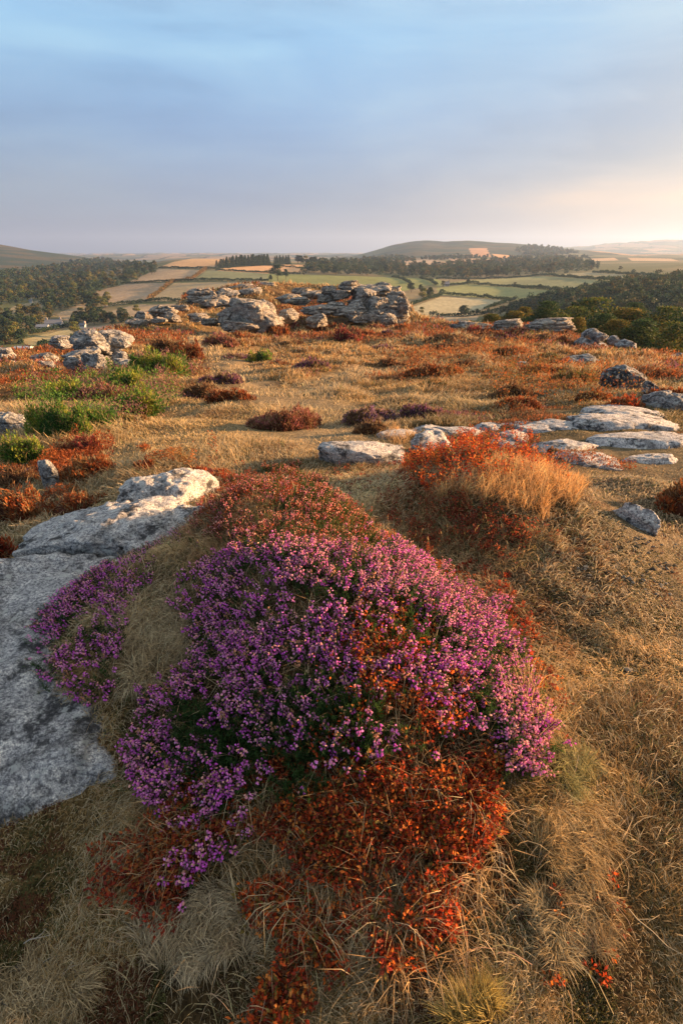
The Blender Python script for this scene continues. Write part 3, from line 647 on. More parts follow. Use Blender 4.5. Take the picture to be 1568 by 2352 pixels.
# ------------------------------------------------------------------ heather, bilberry and gorse mounds on the slope
PAL = dict(
 rust=[(.30, .075, .025), (.38, .12, .035), (.17, .055, .028), (.20, .10, .04)], red=[(.36, .055, .022), (.42, .10, .03), (.19, .04, .025), (.24, .08, .03)],
 purple=[(.20, .075, .17), (.26, .10, .20), (.10, .06, .055), (.13, .075, .05)], pink=[(.30, .10, .09), (.36, .15, .13), (.16, .07, .04), (.22, .11, .05)],
 brown=[(.14, .07, .04), (.19, .10, .05), (.10, .055, .035), (.23, .12, .06)], olive=[(.13, .12, .035), (.19, .15, .05), (.09, .085, .03), (.25, .13, .05)],
 green=[(.075, .18, .03), (.14, .26, .04), (.045, .11, .022), (.28, .30, .045)], lilac=[(.30, .18, .30), (.26, .15, .26), (.13, .08, .07), (.15, .09, .06)],
 crimson=[(.30, .05, .05), (.36, .08, .07), (.16, .04, .035), (.2, .07, .04)], mixed=[(.30, .09, .10), (.30, .16, .05), (.12, .12, .04), (.22, .08, .17)])
def dome_plant(name, cat, label, u0, v0, u1, v1, kind, D=None, seed=0, dens=1.0, group=None):
    if D is None: ww = (u1-u0)*.09; u0, u1 = u0-ww, u1+ww
    um = (u0+u1)/2
    if D is None: X, D, z = hit(um, v1)
    X, Y, z = [float(q_) for q_ in at(um, v1, D)]
    r = np.random.default_rng(seed+900)
    sc_ = D/float(ray(um, (v0+v1)/2)[1]); w = (u1-u0)/F0*sc_; h = (float(at(um, v0, D)[2])-z)
    tilt = abs(float(ray(um, v1)[2]/ray(um, v1)[1])); d = w*.7
    kh = 1.0 if kind == 'green' else .82; h = max(h*kh*.95, .14*w) if D < 12 else max(h*kh, .14*w)
    FOOT.append((X, Y+d*.35, w*.35, d*.35))
    cx, cy = X, Y+d*.35; ux = w/2; uy = d/2
    col = [np.array(c) for c in PAL[kind]]
    # leafy tufts in the shape of several lobes
    nl = 4+int(r.integers(4)); nl += 8; lob = np.stack([r.uniform(-.72, .72, nl), r.uniform(-.6, .6, nl), r.uniform(.35, .9, nl), r.uniform(.24, .44, nl)], 1); lob[0] = (r.uniform(-.3, .3), 0, 1, .48); lob[1] = (r.uniform(-.3, .3), -.1, .75, .55)
    pxs = D/511.0; ls = max(pxs*1.6, .018)
    area = 2.2*w*d+w*h; n = int(np.clip(dens*area/(ls*ls)*2.2, 700, 26000))
    k = r.integers(0, nl, n)
    an = r.uniform(0, 2*PI, n); ph = np.arccos(r.uniform(0, 1, n)**.8)
    dx, dy, dz = np.sin(ph)*np.cos(an), np.sin(ph)*np.sin(an), np.cos(ph)
    rad = r.uniform(.86, 1.08, n)
    bump = 1+.22*fbm(dx*2.5+seed, dy*2.5, dz*2.5+k, s=seed % 50, o=3)
    px_ = cx+(lob[k, 0]+dx*lob[k, 3]*rad*bump)*ux; py_ = cy+(lob[k, 1]+dy*lob[k, 3]*rad*bump)*uy
    gz = H(px_, py_, fine=False); pz = gz+dz*rad*bump*lob[k, 2]*h-.02
    edge_f = 1-sstep(.75, 1.15, np.hypot((px_-cx)/ux, (py_-cy)/uy))
    P = np.stack([px_, py_, pz], 1)
    nr = unit(np.stack([dx/ux, dy/uy, dz/max(h, .05)], 1)*np.array([1, 1, 1]))
    up = unit(nr*.8+np.array([0, 0, .8])+r.normal(size=(n, 3))*.45)
    pn = fbm(px_/w*5, py_/w*5, s=seed % 40+3, o=3)+r.normal(size=n)*.28
    ci = np.clip(np.floor((pn*.75+.5)*4), 0, 3).astype(int); order = [2, 0, 1, 3]
    cc = np.array(col)[np.array(order)[ci]]
    cc = np.clip(cc*(1+.2*r.normal(size=(n, 1))), .01, .9)
    mb = MB()
    leaves(mb, P-up*ls*.6, nr+r.normal(size=(n, 3))*.7, up, ls*r.uniform(1.3, 2.6, n), ls*r.uniform(.5, .9, n), cc, .15)
    ns = n//7; k2 = r.integers(0, n, ns)
    blades(mb, P[k2]-np.array([0, 0, ls*1.2]), ls*r.uniform(3, 6.5, ns), ls*.32, r.uniform(.2, 1.1, ns), colvar((.42, .30, .15), ns, r), r, segs=2)
    # woody dark body under the tufts
    V, F = ico(3); Vb = V[:, :].copy(); bb = 1+.15*fbm(V[:, 0]*2.5+seed, V[:, 1]*2.5, V[:, 2]*2.5, s=seed % 50, o=2)
    bx, by = cx+Vb[:, 0]*ux*.62*bb, cy+Vb[:, 1]*uy*.62*bb; bz = H(bx, by, fine=False)+np.maximum(Vb[:, 2], -.3)*h*.62*bb
    mb.add(np.stack([bx, by, bz], 1), F, col[2]*.6)
    if kind in ('green', 'olive'):
        pass
    o = mb.build(name, M_leaf, loc=(cx, cy, z)); tag(o, label, cat, group); return o
HM = [  # name, kind, box, label
 ('gorse_bush','green',(288,806,425,870),'bright green gorse bush right below the left rock stack'),
 ('gorse_bush','green',(245,843,332,885),'small green bush trailing left below the bright gorse'),
 ('gorse_bush','green',(98,872,205,925),'low pale green bush on the left slope under the rock stack'),
 ('gorse_bush','green',(42,905,86,936),'smallest green bush standing alone in grass at the far left'),
 ('gorse_bush','green',(48,898,192,1014),'large dark green gorse on the left slope'),
 ('gorse_bush','green',(140,912,262,990),'green gorse joining the large dark one to the flowers'),
 ('gorse_bush','green',(0,1000,92,1072),'dense green bush dotted yellow at the left edge'),
 ('gorse_bush','green',(262,893,362,960),'round green bush right of the brown heather on the left'),
 ('gorse_bush','green',(573,804,620,831),'lone bright green tuft near the middle of the slope'),
 ('gorse_bush','green',(220,860,330,912),'green gorse straggling down from the bright bush'),
 ('gorse_bush','green',(110,945,205,1012),'lower lobe of gorse in front of the large dark green one'),
 ('gorse_bush','olive',(230,935,330,985),'yellowish gorse under the round green bush'),
 ('gorse_bush','olive',(143,975,202,1016),'yellow tipped gorse at the foot of the green patch'),
 ('heather_bush','rust',(385,768,463,836),'glowing rust red bush beside the path on the left'),
 ('heather_bush','brown',(330,768,420,822),'dark brown heather behind the glowing rust bush'),
 ('heather_bush','rust',(225,785,300,812),'thin rusty heather draped beside the rock stack'),
 ('heather_bush','pink',(170,878,262,932),'brown and pink heather among the green gorse'),
 ('heather_bush','brown',(210,890,300,940),'dull brown heather between two gorse bushes'),
 ('heather_bush','mixed',(195,928,275,980),'pink and yellow flowering clump at the edge of the gorse'),
 ('heather_bush','purple',(452,853,546,884),'rounded purple heather cap left of the path'),
 ('heather_bush','brown',(410,875,492,918),'dark brown heather under the left of the purple cap'),
 ('heather_bush','rust',(480,880,577,922),'rusty heather mound under the right of the purple cap'),
 ('heather_bush','pink',(585,930,735,990),'wide brown pink heather mound left of the middle path'),
 ('heather_bush','brown',(70,855,120,885),'flat brown heather patch below the left brow'),
 ('heather_bush','crimson',(148,1000,228,1055),'dark pink heather below the green patch'),
 ('heather_bush','rust',(100,1045,255,1125),'broad rusty mound around the pointed slanting stone'),
 ('heather_bush','rust',(285,1043,372,1092),'rust orange mound behind the sunlit boulder'),
 ('bilberry_bush','red',(400,1070,515,1104),'flat red bilberry showing over the sunlit boulder'),
 ('bilberry_bush','rust',(72,1148,222,1190),'rusty bilberry just behind the raised slab'),
 ('bilberry_bush','rust',(-30,1100,76,1205),'large orange bush at the left edge'),
 ('bilberry_bush','red',(-45,1195,30,1300),'dark red bush left of the raised slab'),
 ('heather_bush','brown',(360,1018,412,1047),'little purple brown tuft in the left grass'),
 ('heather_bush','brown',(-20,1062,70,1125),'brown heather under the dense green bush'),
 ('heather_bush','lilac',(52,1074,94,1096),'tiny lilac sprig above the orange bush'),
 ('heather_bush','pink',(465,765,542,799),'pinkish heather left below the split boulder'),
 ('heather_bush','rust',(508,756,608,780),'rust heather skirting the foot of the split boulder'),
 ('heather_bush','rust',(605,738,662,777),'rust heather right of the split boulder'),
 ('heather_bush','rust',(700,737,772,762),'rust heather over the low pale rock'),
 ('heather_bush','crimson',(762,744,828,785),'big dark crimson heather mound below the slabs of the tor'),
 ('heather_bush','red',(822,752,862,775),'bright red clump right of the big crimson mound'),
 ('heather_bush','crimson',(843,744,880,762),'magenta clump at the foot of the tor'),
 ('heather_bush','purple',(872,755,915,772),'low purple clump under the right end of the tor'),
 ('heather_bush','rust',(905,738,942,760),'rust heather tucked against the right end of the tor'),
 ('heather_bush','purple',(510,808,570,825),'flat purple patch left of the lone green tuft'),
 ('heather_bush','purple',(618,824,657,839),'dark purple patch right of the lone green tuft'),
 ('heather_bush','purple',(672,813,758,850),'large purple topped mound in the middle of the slope'),
 ('heather_bush','brown',(873,814,937,840),'brown heather right of the large purple topped mound'),
 ('heather_bush','purple',(850,789,908,805),'faint purple brown patch below the tor'),
 ('heather_bush','brown',(645,782,700,797),'small brown patch below the low pale rock'),
 ('heather_bush','brown',(985,752,1062,782),'dark brown heather at the left end of the right brow'),
 ('heather_bush','crimson',(1062,750,1117,770),'crimson heather before the low bedrock of the right brow'),
 ('heather_bush','brown',(1101,765,1138,783),'small brown clump below the crimson heather on the brow'),
 ('heather_bush','rust',(1129,791,1237,816),'long rusty streak of heather on the right slope'),
 ('heather_bush','olive',(1237,805,1298,829),'olive heather right of the long rusty streak'),
 ('heather_bush','crimson',(1150,758,1212,775),'red brown heather under the jointed rock ridge'),
 ('heather_bush','brown',(1228,766,1267,782),'brown clump below the middle of the jointed ridge'),
 ('heather_bush','brown',(1197,775,1230,789),'smallest brown clump under the jointed ridge'),
 ('heather_bush','rust',(1277,775,1322,797),'rust clump left of the flat broken stones'),
 ('heather_bush','rust',(941,827,1058,866),'wide rust red heather at the right of the middle path'),
 ('heather_bush','brown',(1042,823,1092,846),'brown heather joining the wide rust red patch'),
 ('heather_bush','rust',(1213,833,1300,866),'rusty heather below the little dark stone'),
 ('heather_bush','olive',(1280,840,1372,884),'olive brown mound left of the dark dome boulder'),
 ('heather_bush','rust',(1373,837,1427,860),'rust heather behind the dark dome boulder'),
 ('heather_bush','rust',(1465,789,1503,812),'rust bush at the right end of the brow'),
 ('heather_bush','crimson',(1489,795,1523,816),'crimson bush beside the last brow boulder'),
 ('heather_bush','rust',(1481,847,1550,869),'flat rust heather right of the dark dome boulder'),
 ('heather_bush','brown',(1140,873,1238,920),'dark green brown heather on the right slope'),
 ('heather_bush','rust',(1335,885,1408,925),'brown red mound left below the dark dome boulder'),
 ('bilberry_bush','red',(1408,900,1492,946),'deep red mound in front of the dark dome boulder'),
 ('heather_bush','rust',(1500,880,1575,910),'rust mound behind the dark rocks at the right edge'),
 ('heather_bush','rust',(1130,905,1260,945),'low reddish heather above the long pale rib'),
 ('heather_bush','lilac',(795,932,905,978),'lilac flowering heather right of the middle path'),
 ('heather_bush','brown',(812,960,890,1000),'dark woody heather below the lilac flowers'),
 ('heather_bush','purple',(917,924,1007,968),'purple tipped heather right of the lilac clump'),
 ('heather_bush','brown',(1255,1024,1292,1050),'small brown clump beside the low sunk slab'),
 ('heather_bush','rust',(1520,1100,1640,1195),'rust and green bush cut by the right edge'),
 ('heather_bush','crimson',(640,735,684,758),'dark red clump at the foot of the squat boulder'),
 ('heather_bush','brown',(1000,790,1060,806),'thin brown patch above the wide rust heather'),
 ('heather_bush','olive',(955,868,1040,900),'straw and olive tussocks below the wide rust heather')]
for i, (nm, kd, bx, lb) in enumerate(HM):
    dome_plant(nm, 'bush' if nm != 'heather_bush' else 'heather', lb, *bx, kd, seed=i*7+1)
# ------------------------------------------------------------------ trees
def tube(mb, pts, rads, col, k=6):
    pts = np.array(pts, float); n = len(pts); V = []
    for i in range(n):
        t = unit(pts[min(i+1, n-1)]-pts[max(i-1, 0)]); a = unit(np.cross(t, [.1, .95, .3])); b = np.cross(t, a)
        for j in range(k):
            an = 2*PI*j/k; V.append(pts[i]+(a*math.cos(an)+b*math.sin(an))*rads[i])
    F = [[i*k+j, i*k+(j+1) % k, (i+1)*k+(j+1) % k, (i+1)*k+j] for i in range(n-1) for j in range(k)]
    mb.add(V, F, col)
def crown_pts(r, n, hgt, wid, lob=14, low=.15, conic=False):
    """leaf positions in lumpy clusters; returns P, normal, per-leaf cluster id"""
    if conic:
        t = r.uniform(0, 1, n)**1.5; tier = np.floor(t*11)/11; zz = low+(1-low)*(t*.75+tier*.25); an = r.uniform(0, 2*PI, n)
        rr = (1-zz)**.8*(.45+.55*r.uniform(0, 1, n)**.4)*(1+.18*np.sin(an*5+tier*40))
        P = np.stack([np.cos(an)*rr*wid/2, np.sin(an)*rr*wid/2, zz*hgt-rr*hgt*.05], 1)
        return P, unit(np.stack([np.cos(an), np.sin(an), np.full(n, .35)], 1)), (tier*11).astype(int)
    cs = []
    for i in range(lob):
        an = i*2.4+r.uniform(-.4, .4); t = r.uniform(0, 1); rad = r.uniform(.25, .72)*math.sin(PI*(.18+.75*t))
        cs.append([math.cos(an)*rad*wid/2, math.sin(an)*rad*wid/2, (low+.18+(.74-low)*t)*hgt, r.uniform(.20, .34)*wid*.5*1.3])
    cs = np.array(cs); k = r.integers(0, lob, n); d = unit(r.normal(size=(n, 3))); rad = r.uniform(.55, 1.05, n)
    d[:, 2] = np.where(d[:, 2] < -.3, -d[:, 2], d[:, 2])
    s = cs[k, 3]*rad; P = cs[k, :3]+d*s[:, None]*np.array([1, 1, .85])
    P[:, 2] = np.minimum(P[:, 2], hgt); return P, d, k
def tree_mesh(seed, n, hgt, wid, cols, leaf, conic=False, low=.15, trunk=True, lob=14):
    r = np.random.default_rng(seed); mb = MB(); P, d, k = crown_pts(r, n, hgt, wid, lob, low, conic)
    cols = np.array(cols); ci = (k*7+r.integers(0, 2, n)*r.integers(0, 3, n)) % len(cols); c = np.clip(cols[ci]*(1+.22*r.normal(size=(n, 1))), .006, .8)
    dirn = unit(d*.5+r.normal(size=(n, 3))*.8+(np.array([0, 0, -.5]) if conic else 0))
    leaves(mb, P, d+r.normal(size=(n, 3))*.5, dirn, leaf*r.uniform(.8, 1.6, n), leaf*r.uniform(.6, 1.0, n), c, .15)
    crown = mb
    tb = MB()
    tube(tb, [(0, 0, -1.5), (0, 0, hgt*.15), (.1, .05, hgt*.45), (0, .1, hgt*(.93 if conic else .72))], [hgt*.026, hgt*.022, hgt*.014, hgt*.004], (.06, .05, .04))
    if not conic:
        for i in range(7):
            an = i*2.4; z0 = hgt*(.18+.05*i); e = wid*.34
            tube(tb, [(0, 0, z0), (math.cos(an)*e*.5, math.sin(an)*e*.5, z0+hgt*.12), (math.cos(an)*e, math.sin(an)*e, z0+hgt*.2)], [hgt*.010, hgt*.007, hgt*.003], (.06, .05, .04), 4)
    return crown, tb
def make_tree(name, label, cat, group, *a, **k):
    cr, tb = tree_mesh(*a, **k); e = empty(name, (0, 0, 0), label, cat, group)
    cr.build('crown', M_tree, e); tb.build('trunk', M_bark, e); return e
G1 = [(.03, .062, .030), (.042, .08, .034), (.024, .048, .026), (.06, .085, .034)]; G2 = [(.055, .07, .03), (.09, .085, .03), (.04, .058, .026), (.12, .09, .032)]
G3 = [(.025, .056, .036), (.036, .07, .042), (.022, .045, .03), (.05, .08, .038)]; G4 = [(.14, .17, .045), (.19, .19, .05), (.09, .12, .038), (.23, .17, .05)]
class Src:
    """keeps one tree of each kind; the first placement uses it, later ones copy it"""
    def __init__(s, *a, **k): s.a, s.k, s.o, s.used = a, k, None, False
    def put(s, loc, rz, sc_, label, group=None):
        if s.o is None: s.o = make_tree(*s.a, **s.k)
        if not s.used:
            s.used = True; o = s.o; o.location = loc; o.rotation_euler = (0, 0, rz); o.scale = (sc_,)*3 if not isinstance(sc_, tuple) else sc_
            o['label'] = label
        else: o = copy_tree(s.o, loc, rz, sc_, label)
        if group: o['group'] = group
        elif 'group' in o: del o['group']
        return o
FT = [Src('broadleaf_tree', 'x', 'tree', 'g', 11+i, 1500, 10, 11.5 if i % 2 else 10, g_, .62) for i, g_ in enumerate((G1, G2, G3, G1, G4, G2))]
CT = [Src('conifer_tree', 'x', 'tree', 'g', 41+i, 2400, 18, 9.5, G3, .62, conic=True, low=.03) for i in range(3)]
def scatter(poly, n, r, valley=True, mind=9):
    us = [p[0] for p in poly]; vs = [p[1] for p in poly]; out = []; tries = 0
    while len(out) < n and tries < n*60:
        tries += 1; u, v = r.uniform(min(us), max(us)), r.uniform(min(vs), max(vs))
        if not inpoly(np.array([u]), np.array([v]), poly)[0]: continue
        X, Y, z = hit(u, v, True)
        if any((X-a)**2+(Y-b)**2 < mind*mind for a, b, _ in out[-400:]): continue
        out.append((X, Y, z))
    return out
r_ = np.random.default_rng(5)
def tree_box(label, u, v0, v1, k=None, wid=1.0, grp=None, src=None):
    X, Y, z = hit(u, v1, True); hh = (float(at(u, v0, Y)[2])-z); S_ = src or FT[(k if k is not None else int(u)) % len(FT)]
    hs = S_.a[6] if False else S_.a[6]
    s_ = hh/S_.a[6]; return S_.put((X, Y, z-.2), r_.uniform(0, 6.28), (s_*wid, s_*wid, s_), label, grp)
WL = [([(-30,655),(60,640),(130,628),(225,616),(300,618),(365,618),(362,626),(300,650),(228,672),(222,690),(140,716),(104,722),(100,688),(30,700),(-30,712)], 128, 'rounded tree in the dark wood filling the left valley', 'trees of the dark valley wood at the left', 9),
      ([(-30,735),(40,722),(70,712),(122,722),(124,738),(88,748),(76,764),(50,792),(-30,800)], 34, 'tree of the lower wood around the white farmhouse', 'trees round the white farmhouse', 7),
      ([(188,700),(215,686),(250,690),(250,712),(222,730),(215,745),(188,735)], 14, 'tree in the clump between the small left fields', 'trees between the small left fields', 7),
      ([(160,738),(215,728),(300,735),(300,747),(165,750)], 14, 'tree in the row behind the left brow', 'trees in the row behind the left brow', 6)]
for poly, n, lb, gr, md in WL:
    for (X, Y, z) in scatter(poly, n, r_, True, md):
        FT[int(r_.integers(0, 6))].put((X, Y, z-.3), r_.uniform(0, 6.28), r_.uniform(.6, 1.0)*(1 if Y > 450 else .75), lb, gr)
BELT = [(690,632),(705,618),(735,606),(800,604),(840,600),(1000,618),(1060,608),(1180,602),(1260,596),(1340,606),(1372,612),(1368,624),(1240,632),(1075,640),(1000,640),(850,634)]
for (X, Y, z) in scatter(BELT, 105, r_, True, 9):
    FT[int(r_.integers(0, 4))].put((X, Y, z-.3), r_.uniform(0, 6.28), r_.uniform(.85, 1.2), 'tree of the long dark plantation belt across the middle distance', 'trees of the plantation belt')
# conifer plantation in ranks
for i in range(48):
    u = 500+(i % 24)*7.1+r_.uniform(-2, 2); row = i//24
    vb = np.interp(u, [497, 560, 640, 700], [617, 612, 608, 606])-row*1.2
    X, Y, z = hit(float(u), float(vb), True); hp_ = float(np.interp(u, [497, 530, 560, 610, 640, 700], [598, 588, 585, 583, 585, 588]))+r_.uniform(-2.5, 3)
    if 618 < u < 634: continue
    sv = max((float(at(u, hp_, Y)[2])-z)/18, .3); CT[i % 3].put((X, Y+row*10, z-.4), r_.uniform(0, 6), (sv*1.25, sv*1.25, sv), 'dark conifer in the plantation row on the far plateau', 'conifers of the plantation on the far plateau')
for u, lb in ((632, 'single conifer in the gap of the plantation row'),):
    tree_box(lb, u, 588, 609, src=CT[0], wid=1.1)
for k, u in enumerate(range(682, 742, 5)):
    tree_box('broadleaf tree at the right end of the conifer row', u+r_.uniform(-2, 2), 588+r_.uniform(-3, 6)+(u-682)*.12, 606+(u-682)*.06, k, 1.0, 'broadleaf trees ending the conifer row')
# field trees one can tell apart
for lb, u, v0, v1, k, w_ in [
    ('big dark spreading tree standing in front of the orange field', 638, 609, 645, 2, 1.15), ('smaller tree touching the right side of the big spreading tree', 657, 618, 641, 0, .8), ('little tree left of the big spreading tree', 622, 631, 646, 0, .8),
    ('lone round tree in the right green field', 1238, 652, 667, 0, .9), ('small dark tree beside the right farmhouse', 1016, 645, 660, 1, .8), ('tree between the hedges right of the farmhouse', 1074, 640, 656, 0, .9),
    ('first dark tree of the hedge knot left of the tor farm', 944, 650, 672, 2, 1.2), ('second tree of the hedge knot', 965, 653, 670, 0, 1), ('pale green tree at the middle of the hedge knot', 970, 662, 692, 4, 1), ('dark tree right of the pale green one', 986, 660, 688, 0, 1),
    ('low tree at the right end of the hedge knot', 1014, 664, 680, 3, 1.2), ('broad bush tree in the lower right hedge', 1063, 701, 727, 0, 1.5), ('small tree in front of the tor edge hedge', 967, 705, 725, 4, .9), ('bush beside the small hedge tree', 953, 715, 727, 3, 1.1),
    ('tree right of the broad bush tree', 1094, 709, 724, 2, .9), ('tree near the end of the lower right hedge', 1120, 708, 722, 0, 1), ('tree over the layered slab on the left crest', 428, 672, 695, 2, .9),
    ('rounded yellow green tree in front of the left field', 176, 739, 772, 4, 1.05), ('little round bush in the lowest left field', 93, 782, 796, 0, 1), ('small hedge tree below the left pale field', 316, 700, 722, 4, 1),
    ('tree at the corner of the left tan field', 244, 683, 706, 0, 1), ('dark tree on the left field edge', 216, 688, 710, 2, 1), ('tiny lone tree on the plateau hedge', 411, 611, 618, 0, 1), ('tiny hedge tree left of the plantation', 375, 611, 618, 1, 1), ('shrub on the green field hedge', 600, 636, 645, 0, 1),
    ('tiny tree in the orange field hedge', 556, 619, 625, 0, 1), ('small tree on the right green field hedge', 1181, 648, 659, 1, 1), ('small tree on the moor edge at the right', 1422, 611, 622, 1, 1), ('small round tree on the right heath', 1452, 618, 630, 3, 1)]:
    tree_box(lb, u, v0, v1, k, w_)
# the woods that read as one mass: hazy right hand slope, hill foot woods, more trees behind
def mass(name, label, cat, polys, seed, nleaf=150, leaf=1.1, G=(G1, G2, G3)):
    r = np.random.default_rng(seed); mb = MB()
    for poly, n, hs, md in polys:
        for (X, Y, z) in scatter(poly, n, r, True, md):
            g_ = np.array(G[int(r.integers(0, len(G)))]); h_ = hs*r.uniform(.7, 1.25); P, d, k = crown_pts(r, nleaf, h_, h_*1.05, 8, 0)
            c = np.clip(g_[k % 4]*(1+.2*r.normal(size=(nleaf, 1))), .006, .8); lf = leaf*max(1, Y/700)
            leaves(mb, P+np.array([X, Y, z-.5]), d, unit(d*.4+r.normal(size=(nleaf, 3))), lf*r.uniform(.8, 1.6, nleaf), lf*.8, c, .15)
    tag(mb.build(name, M_tree), label, cat, kind='stuff')
mass('distant_wood', 'hazy wooded slope rising on the right beyond the near bushes', 'wood', [([(1150,728),(1190,712),(1290,690),(1420,662),(1500,652),(1640,642),(1640,745),(1300,738)], 620, 7, 4.5)], 71, 210, .8)
mass('hill_foot_wood', 'dark woods along the foot of the moors at the far left', 'wood', [([(-30,640),(80,622),(150,612),(230,604),(300,608),(360,614),(340,618),(225,616),(130,628),(-30,655)], 260, 8, 8), ([(160,604),(240,597),(262,600),(200,608)], 40, 8, 10)], 72, 90, 1.6)
mass('hillside_wood', 'patches of wood on the far right hill above the fields', 'wood', [([(1180,574),(1215,565),(1290,572),(1330,582),(1240,590),(1200,586)], 150, 8, 14), ([(1120,597),(1200,592),(1350,593),(1330,600),(1200,606)], 90, 8, 14), ([(960,596),(1060,590),(1130,592),(1000,598)], 60, 7, 14), ([(850,594),(905,590),(960,600),(870,602)], 80, 8, 12)], 73, 60, 1.3)
mass('valley_wood', 'dense dark woodland between the trees of the left valley', 'wood', [(WL[0][0], 420, 7.5, 6), (WL[1][0], 60, 5, 5), (WL[2][0], 14, 5, 4), (WL[3][0], 22, 4.5, 4)], 74, 190, .8)
mass('plantation_wood', 'dense dark trees making up the long plantation belt', 'wood', [(BELT, 760, 10, 5)], 75, 150, 1.0)

# near trees below the right hand brow
NS = [Src('broadleaf_tree', 'x', 'tree', 'g', 81+i, 9000, 8, 8.5, g_, .26, lob=30, low=0) for i, g_ in enumerate(([(.05, .09, .02), (.09, .12, .024), (.035, .065, .018), (.17, .14, .028)], [(.11, .12, .022), (.19, .15, .025), (.06, .08, .02), (.26, .16, .03)], [(.035, .075, .02), (.06, .10, .024), (.025, .055, .018), (.09, .11, .028)]))]
def near_tree(lb, u, v0, D, wpx, k):
    wpx *= 1.25; v0 -= 6 if u > 1250 else 0; X, Y, zt = at(u, v0, D); X, Y, zt = float(X), float(Y), float(zt); sc_ = D/float(ray(u, v0)[1]); w = wpx/F0*sc_; hh = max(w*.8, 4.0)
    NS[k].put((X, Y, zt-hh), r_.uniform(0, 6.28), (w/8.5, w/8.5, hh/8), lb)
for a in [('leftmost yellowish bush below the right brow', 1132, 722, 78, 60, 1), ('low autumn bush behind the low bedrock', 1182, 716, 76, 66, 1), ('small green bush behind the low brow', 1085, 738, 74, 36, 0), ('orange leaved bush left of the big green tree', 1203, 706, 80, 50, 1),
    ('green tree behind the jointed rock ridge', 1255, 700, 72, 90, 2), ('tallest gold topped tree below the right brow', 1372, 694, 74, 150, 0), ('dark green tree behind the gold topped one', 1462, 702, 84, 60, 2), ('green tree before the gold topped one', 1320, 712, 66, 100, 0),
    ('broad gold and green tree right of the brow rocks', 1440, 716, 62, 110, 1), ('large dark tree at the right edge of the brow', 1530, 712, 60, 120, 0), ('dark tree crown cut by the right edge', 1600, 716, 56, 130, 2), ('bright small tree behind the brow boulders', 1415, 742, 52, 80, 1),
    ('dark bushy tree above the last brow boulders', 1490, 742, 50, 110, 2), ('dark tree low at the right edge', 1560, 748, 46, 120, 0), ('yellow sapling beside the two brow boulders', 1330, 738, 50, 50, 1), ('dark hollow tree right of the bright small tree', 1380, 728, 58, 90, 2), ('green bush low behind the jointed ridge', 1290, 730, 54, 70, 0)]:
    near_tree(*a)

# ------------------------------------------------------------------ hedges and field walls
def hedge(label, pts, h=2.2, w=2.4, seed=0, cols=G1, name='hedge'):
    r = np.random.default_rng(seed); P = np.array([hit(u, v, True) for u, v in pts]); seg = np.hypot(np.diff(P[:, 0]), np.diff(P[:, 1])); tot = seg.sum()
    n = int(min(max(tot*24, 200), 9000)); t = r.uniform(0, tot, n); cs = np.r_[0, np.cumsum(seg)]
    X = np.interp(t, cs, P[:, 0]); Y = np.interp(t, cs, P[:, 1]); hh = h*(1+.45*fbm(t/9, t*0+seed, s=seed, o=3)); a = r.uniform(0, PI, n)
    nx = -(np.interp(t+.5, cs, P[:, 1])-np.interp(t-.5, cs, P[:, 1])); ny = np.interp(t+.5, cs, P[:, 0])-np.interp(t-.5, cs, P[:, 0]); ll = np.maximum(np.hypot(nx, ny), 1e-6)
    rad = r.uniform(.7, 1.05, n); o = np.cos(a)*w/2*rad; X2 = X+nx/ll*o; Y2 = Y+ny/ll*o; Z = HV(X2, Y2)+np.sin(a)**.6*hh*rad
    c = np.clip(np.array(cols)[r.integers(0, 4, n)]*(1+.2*r.normal(size=(n, 1))), .006, .8); mb = MB(); d = unit(r.normal(size=(n, 3))); lf = .7
    leaves(mb, np.stack([X2, Y2, Z], 1), r.normal(size=(n, 3)), d, lf*r.uniform(.8, 1.7, n), lf, c, .1)
    tag(mb.build(name, M_tree, loc=tuple(P[0])), label, 'hedge')
HED = [('thin hedge along the top plateau field left of the plantation', [(365,616),(430,617),(496,618)]), ('hedge between the plateau fields under the plantation', [(496,621),(560,624),(622,628)]),
 ('long dark hedge below the left tan fields', [(278,654),(318,651),(396,647),(490,645),(560,646),(618,645)]), ('orange lit hedge slanting up between two left fields', [(339,691),(396,648),(443,640),(475,618)]),
 ('hedge along the bottom of the left tan field', [(250,706),(329,695),(385,692),(418,693)]), ('hedge beside the white farmhouse', [(77,768),(120,758),(158,750)]), ('hedge crossing the sunlit orange field', [(601,609),(660,614),(714,618)]),
 ('short hedge left of the dark belt', [(620,629),(690,630)]), ('hedge running down from the belt towards the tor', [(900,636),(925,642),(942,652)]), ('hedge down from the belt to the right farmhouse', [(964,639),(985,644),(1003,655)]),
 ('hedge with knotted trees right of the tor', [(930,706),(974,690),(1012,681)]), ('dark hedge under the middle right field', [(1023,677),(1100,683),(1186,690)]), ('hedge across the right green fields', [(1021,656),(1077,652),(1181,659),(1287,667)]),
 ('upper hedge of the right green field', [(1245,633),(1330,639),(1424,644)]), ('hedge under the moor edge at the right', [(1361,626),(1430,630),(1497,633)]), ('lowest right hedge under the pale field', [(985,727),(1063,726),(1120,720),(1168,711)]),
 ('short hedge in the right pale field', [(1113,710),(1150,698),(1180,690)]), ('hedge along the dark belt foot', [(1000,641),(1080,642),(1245,633)]), ('hedge around the bottom left field', [(66,804),(150,786),(186,768)])]
for i, (lb, pts) in enumerate(HED): hedge(lb, pts, 2.0 if i not in (3,) else 2.4, 2.2, 200+i, G1 if i != 3 else [(.14, .11, .04), (.22, .13, .05), (.09, .09, .03), (.28, .15, .06)])  # the orange lit hedge has its sunlight painted into warmer leaf colours

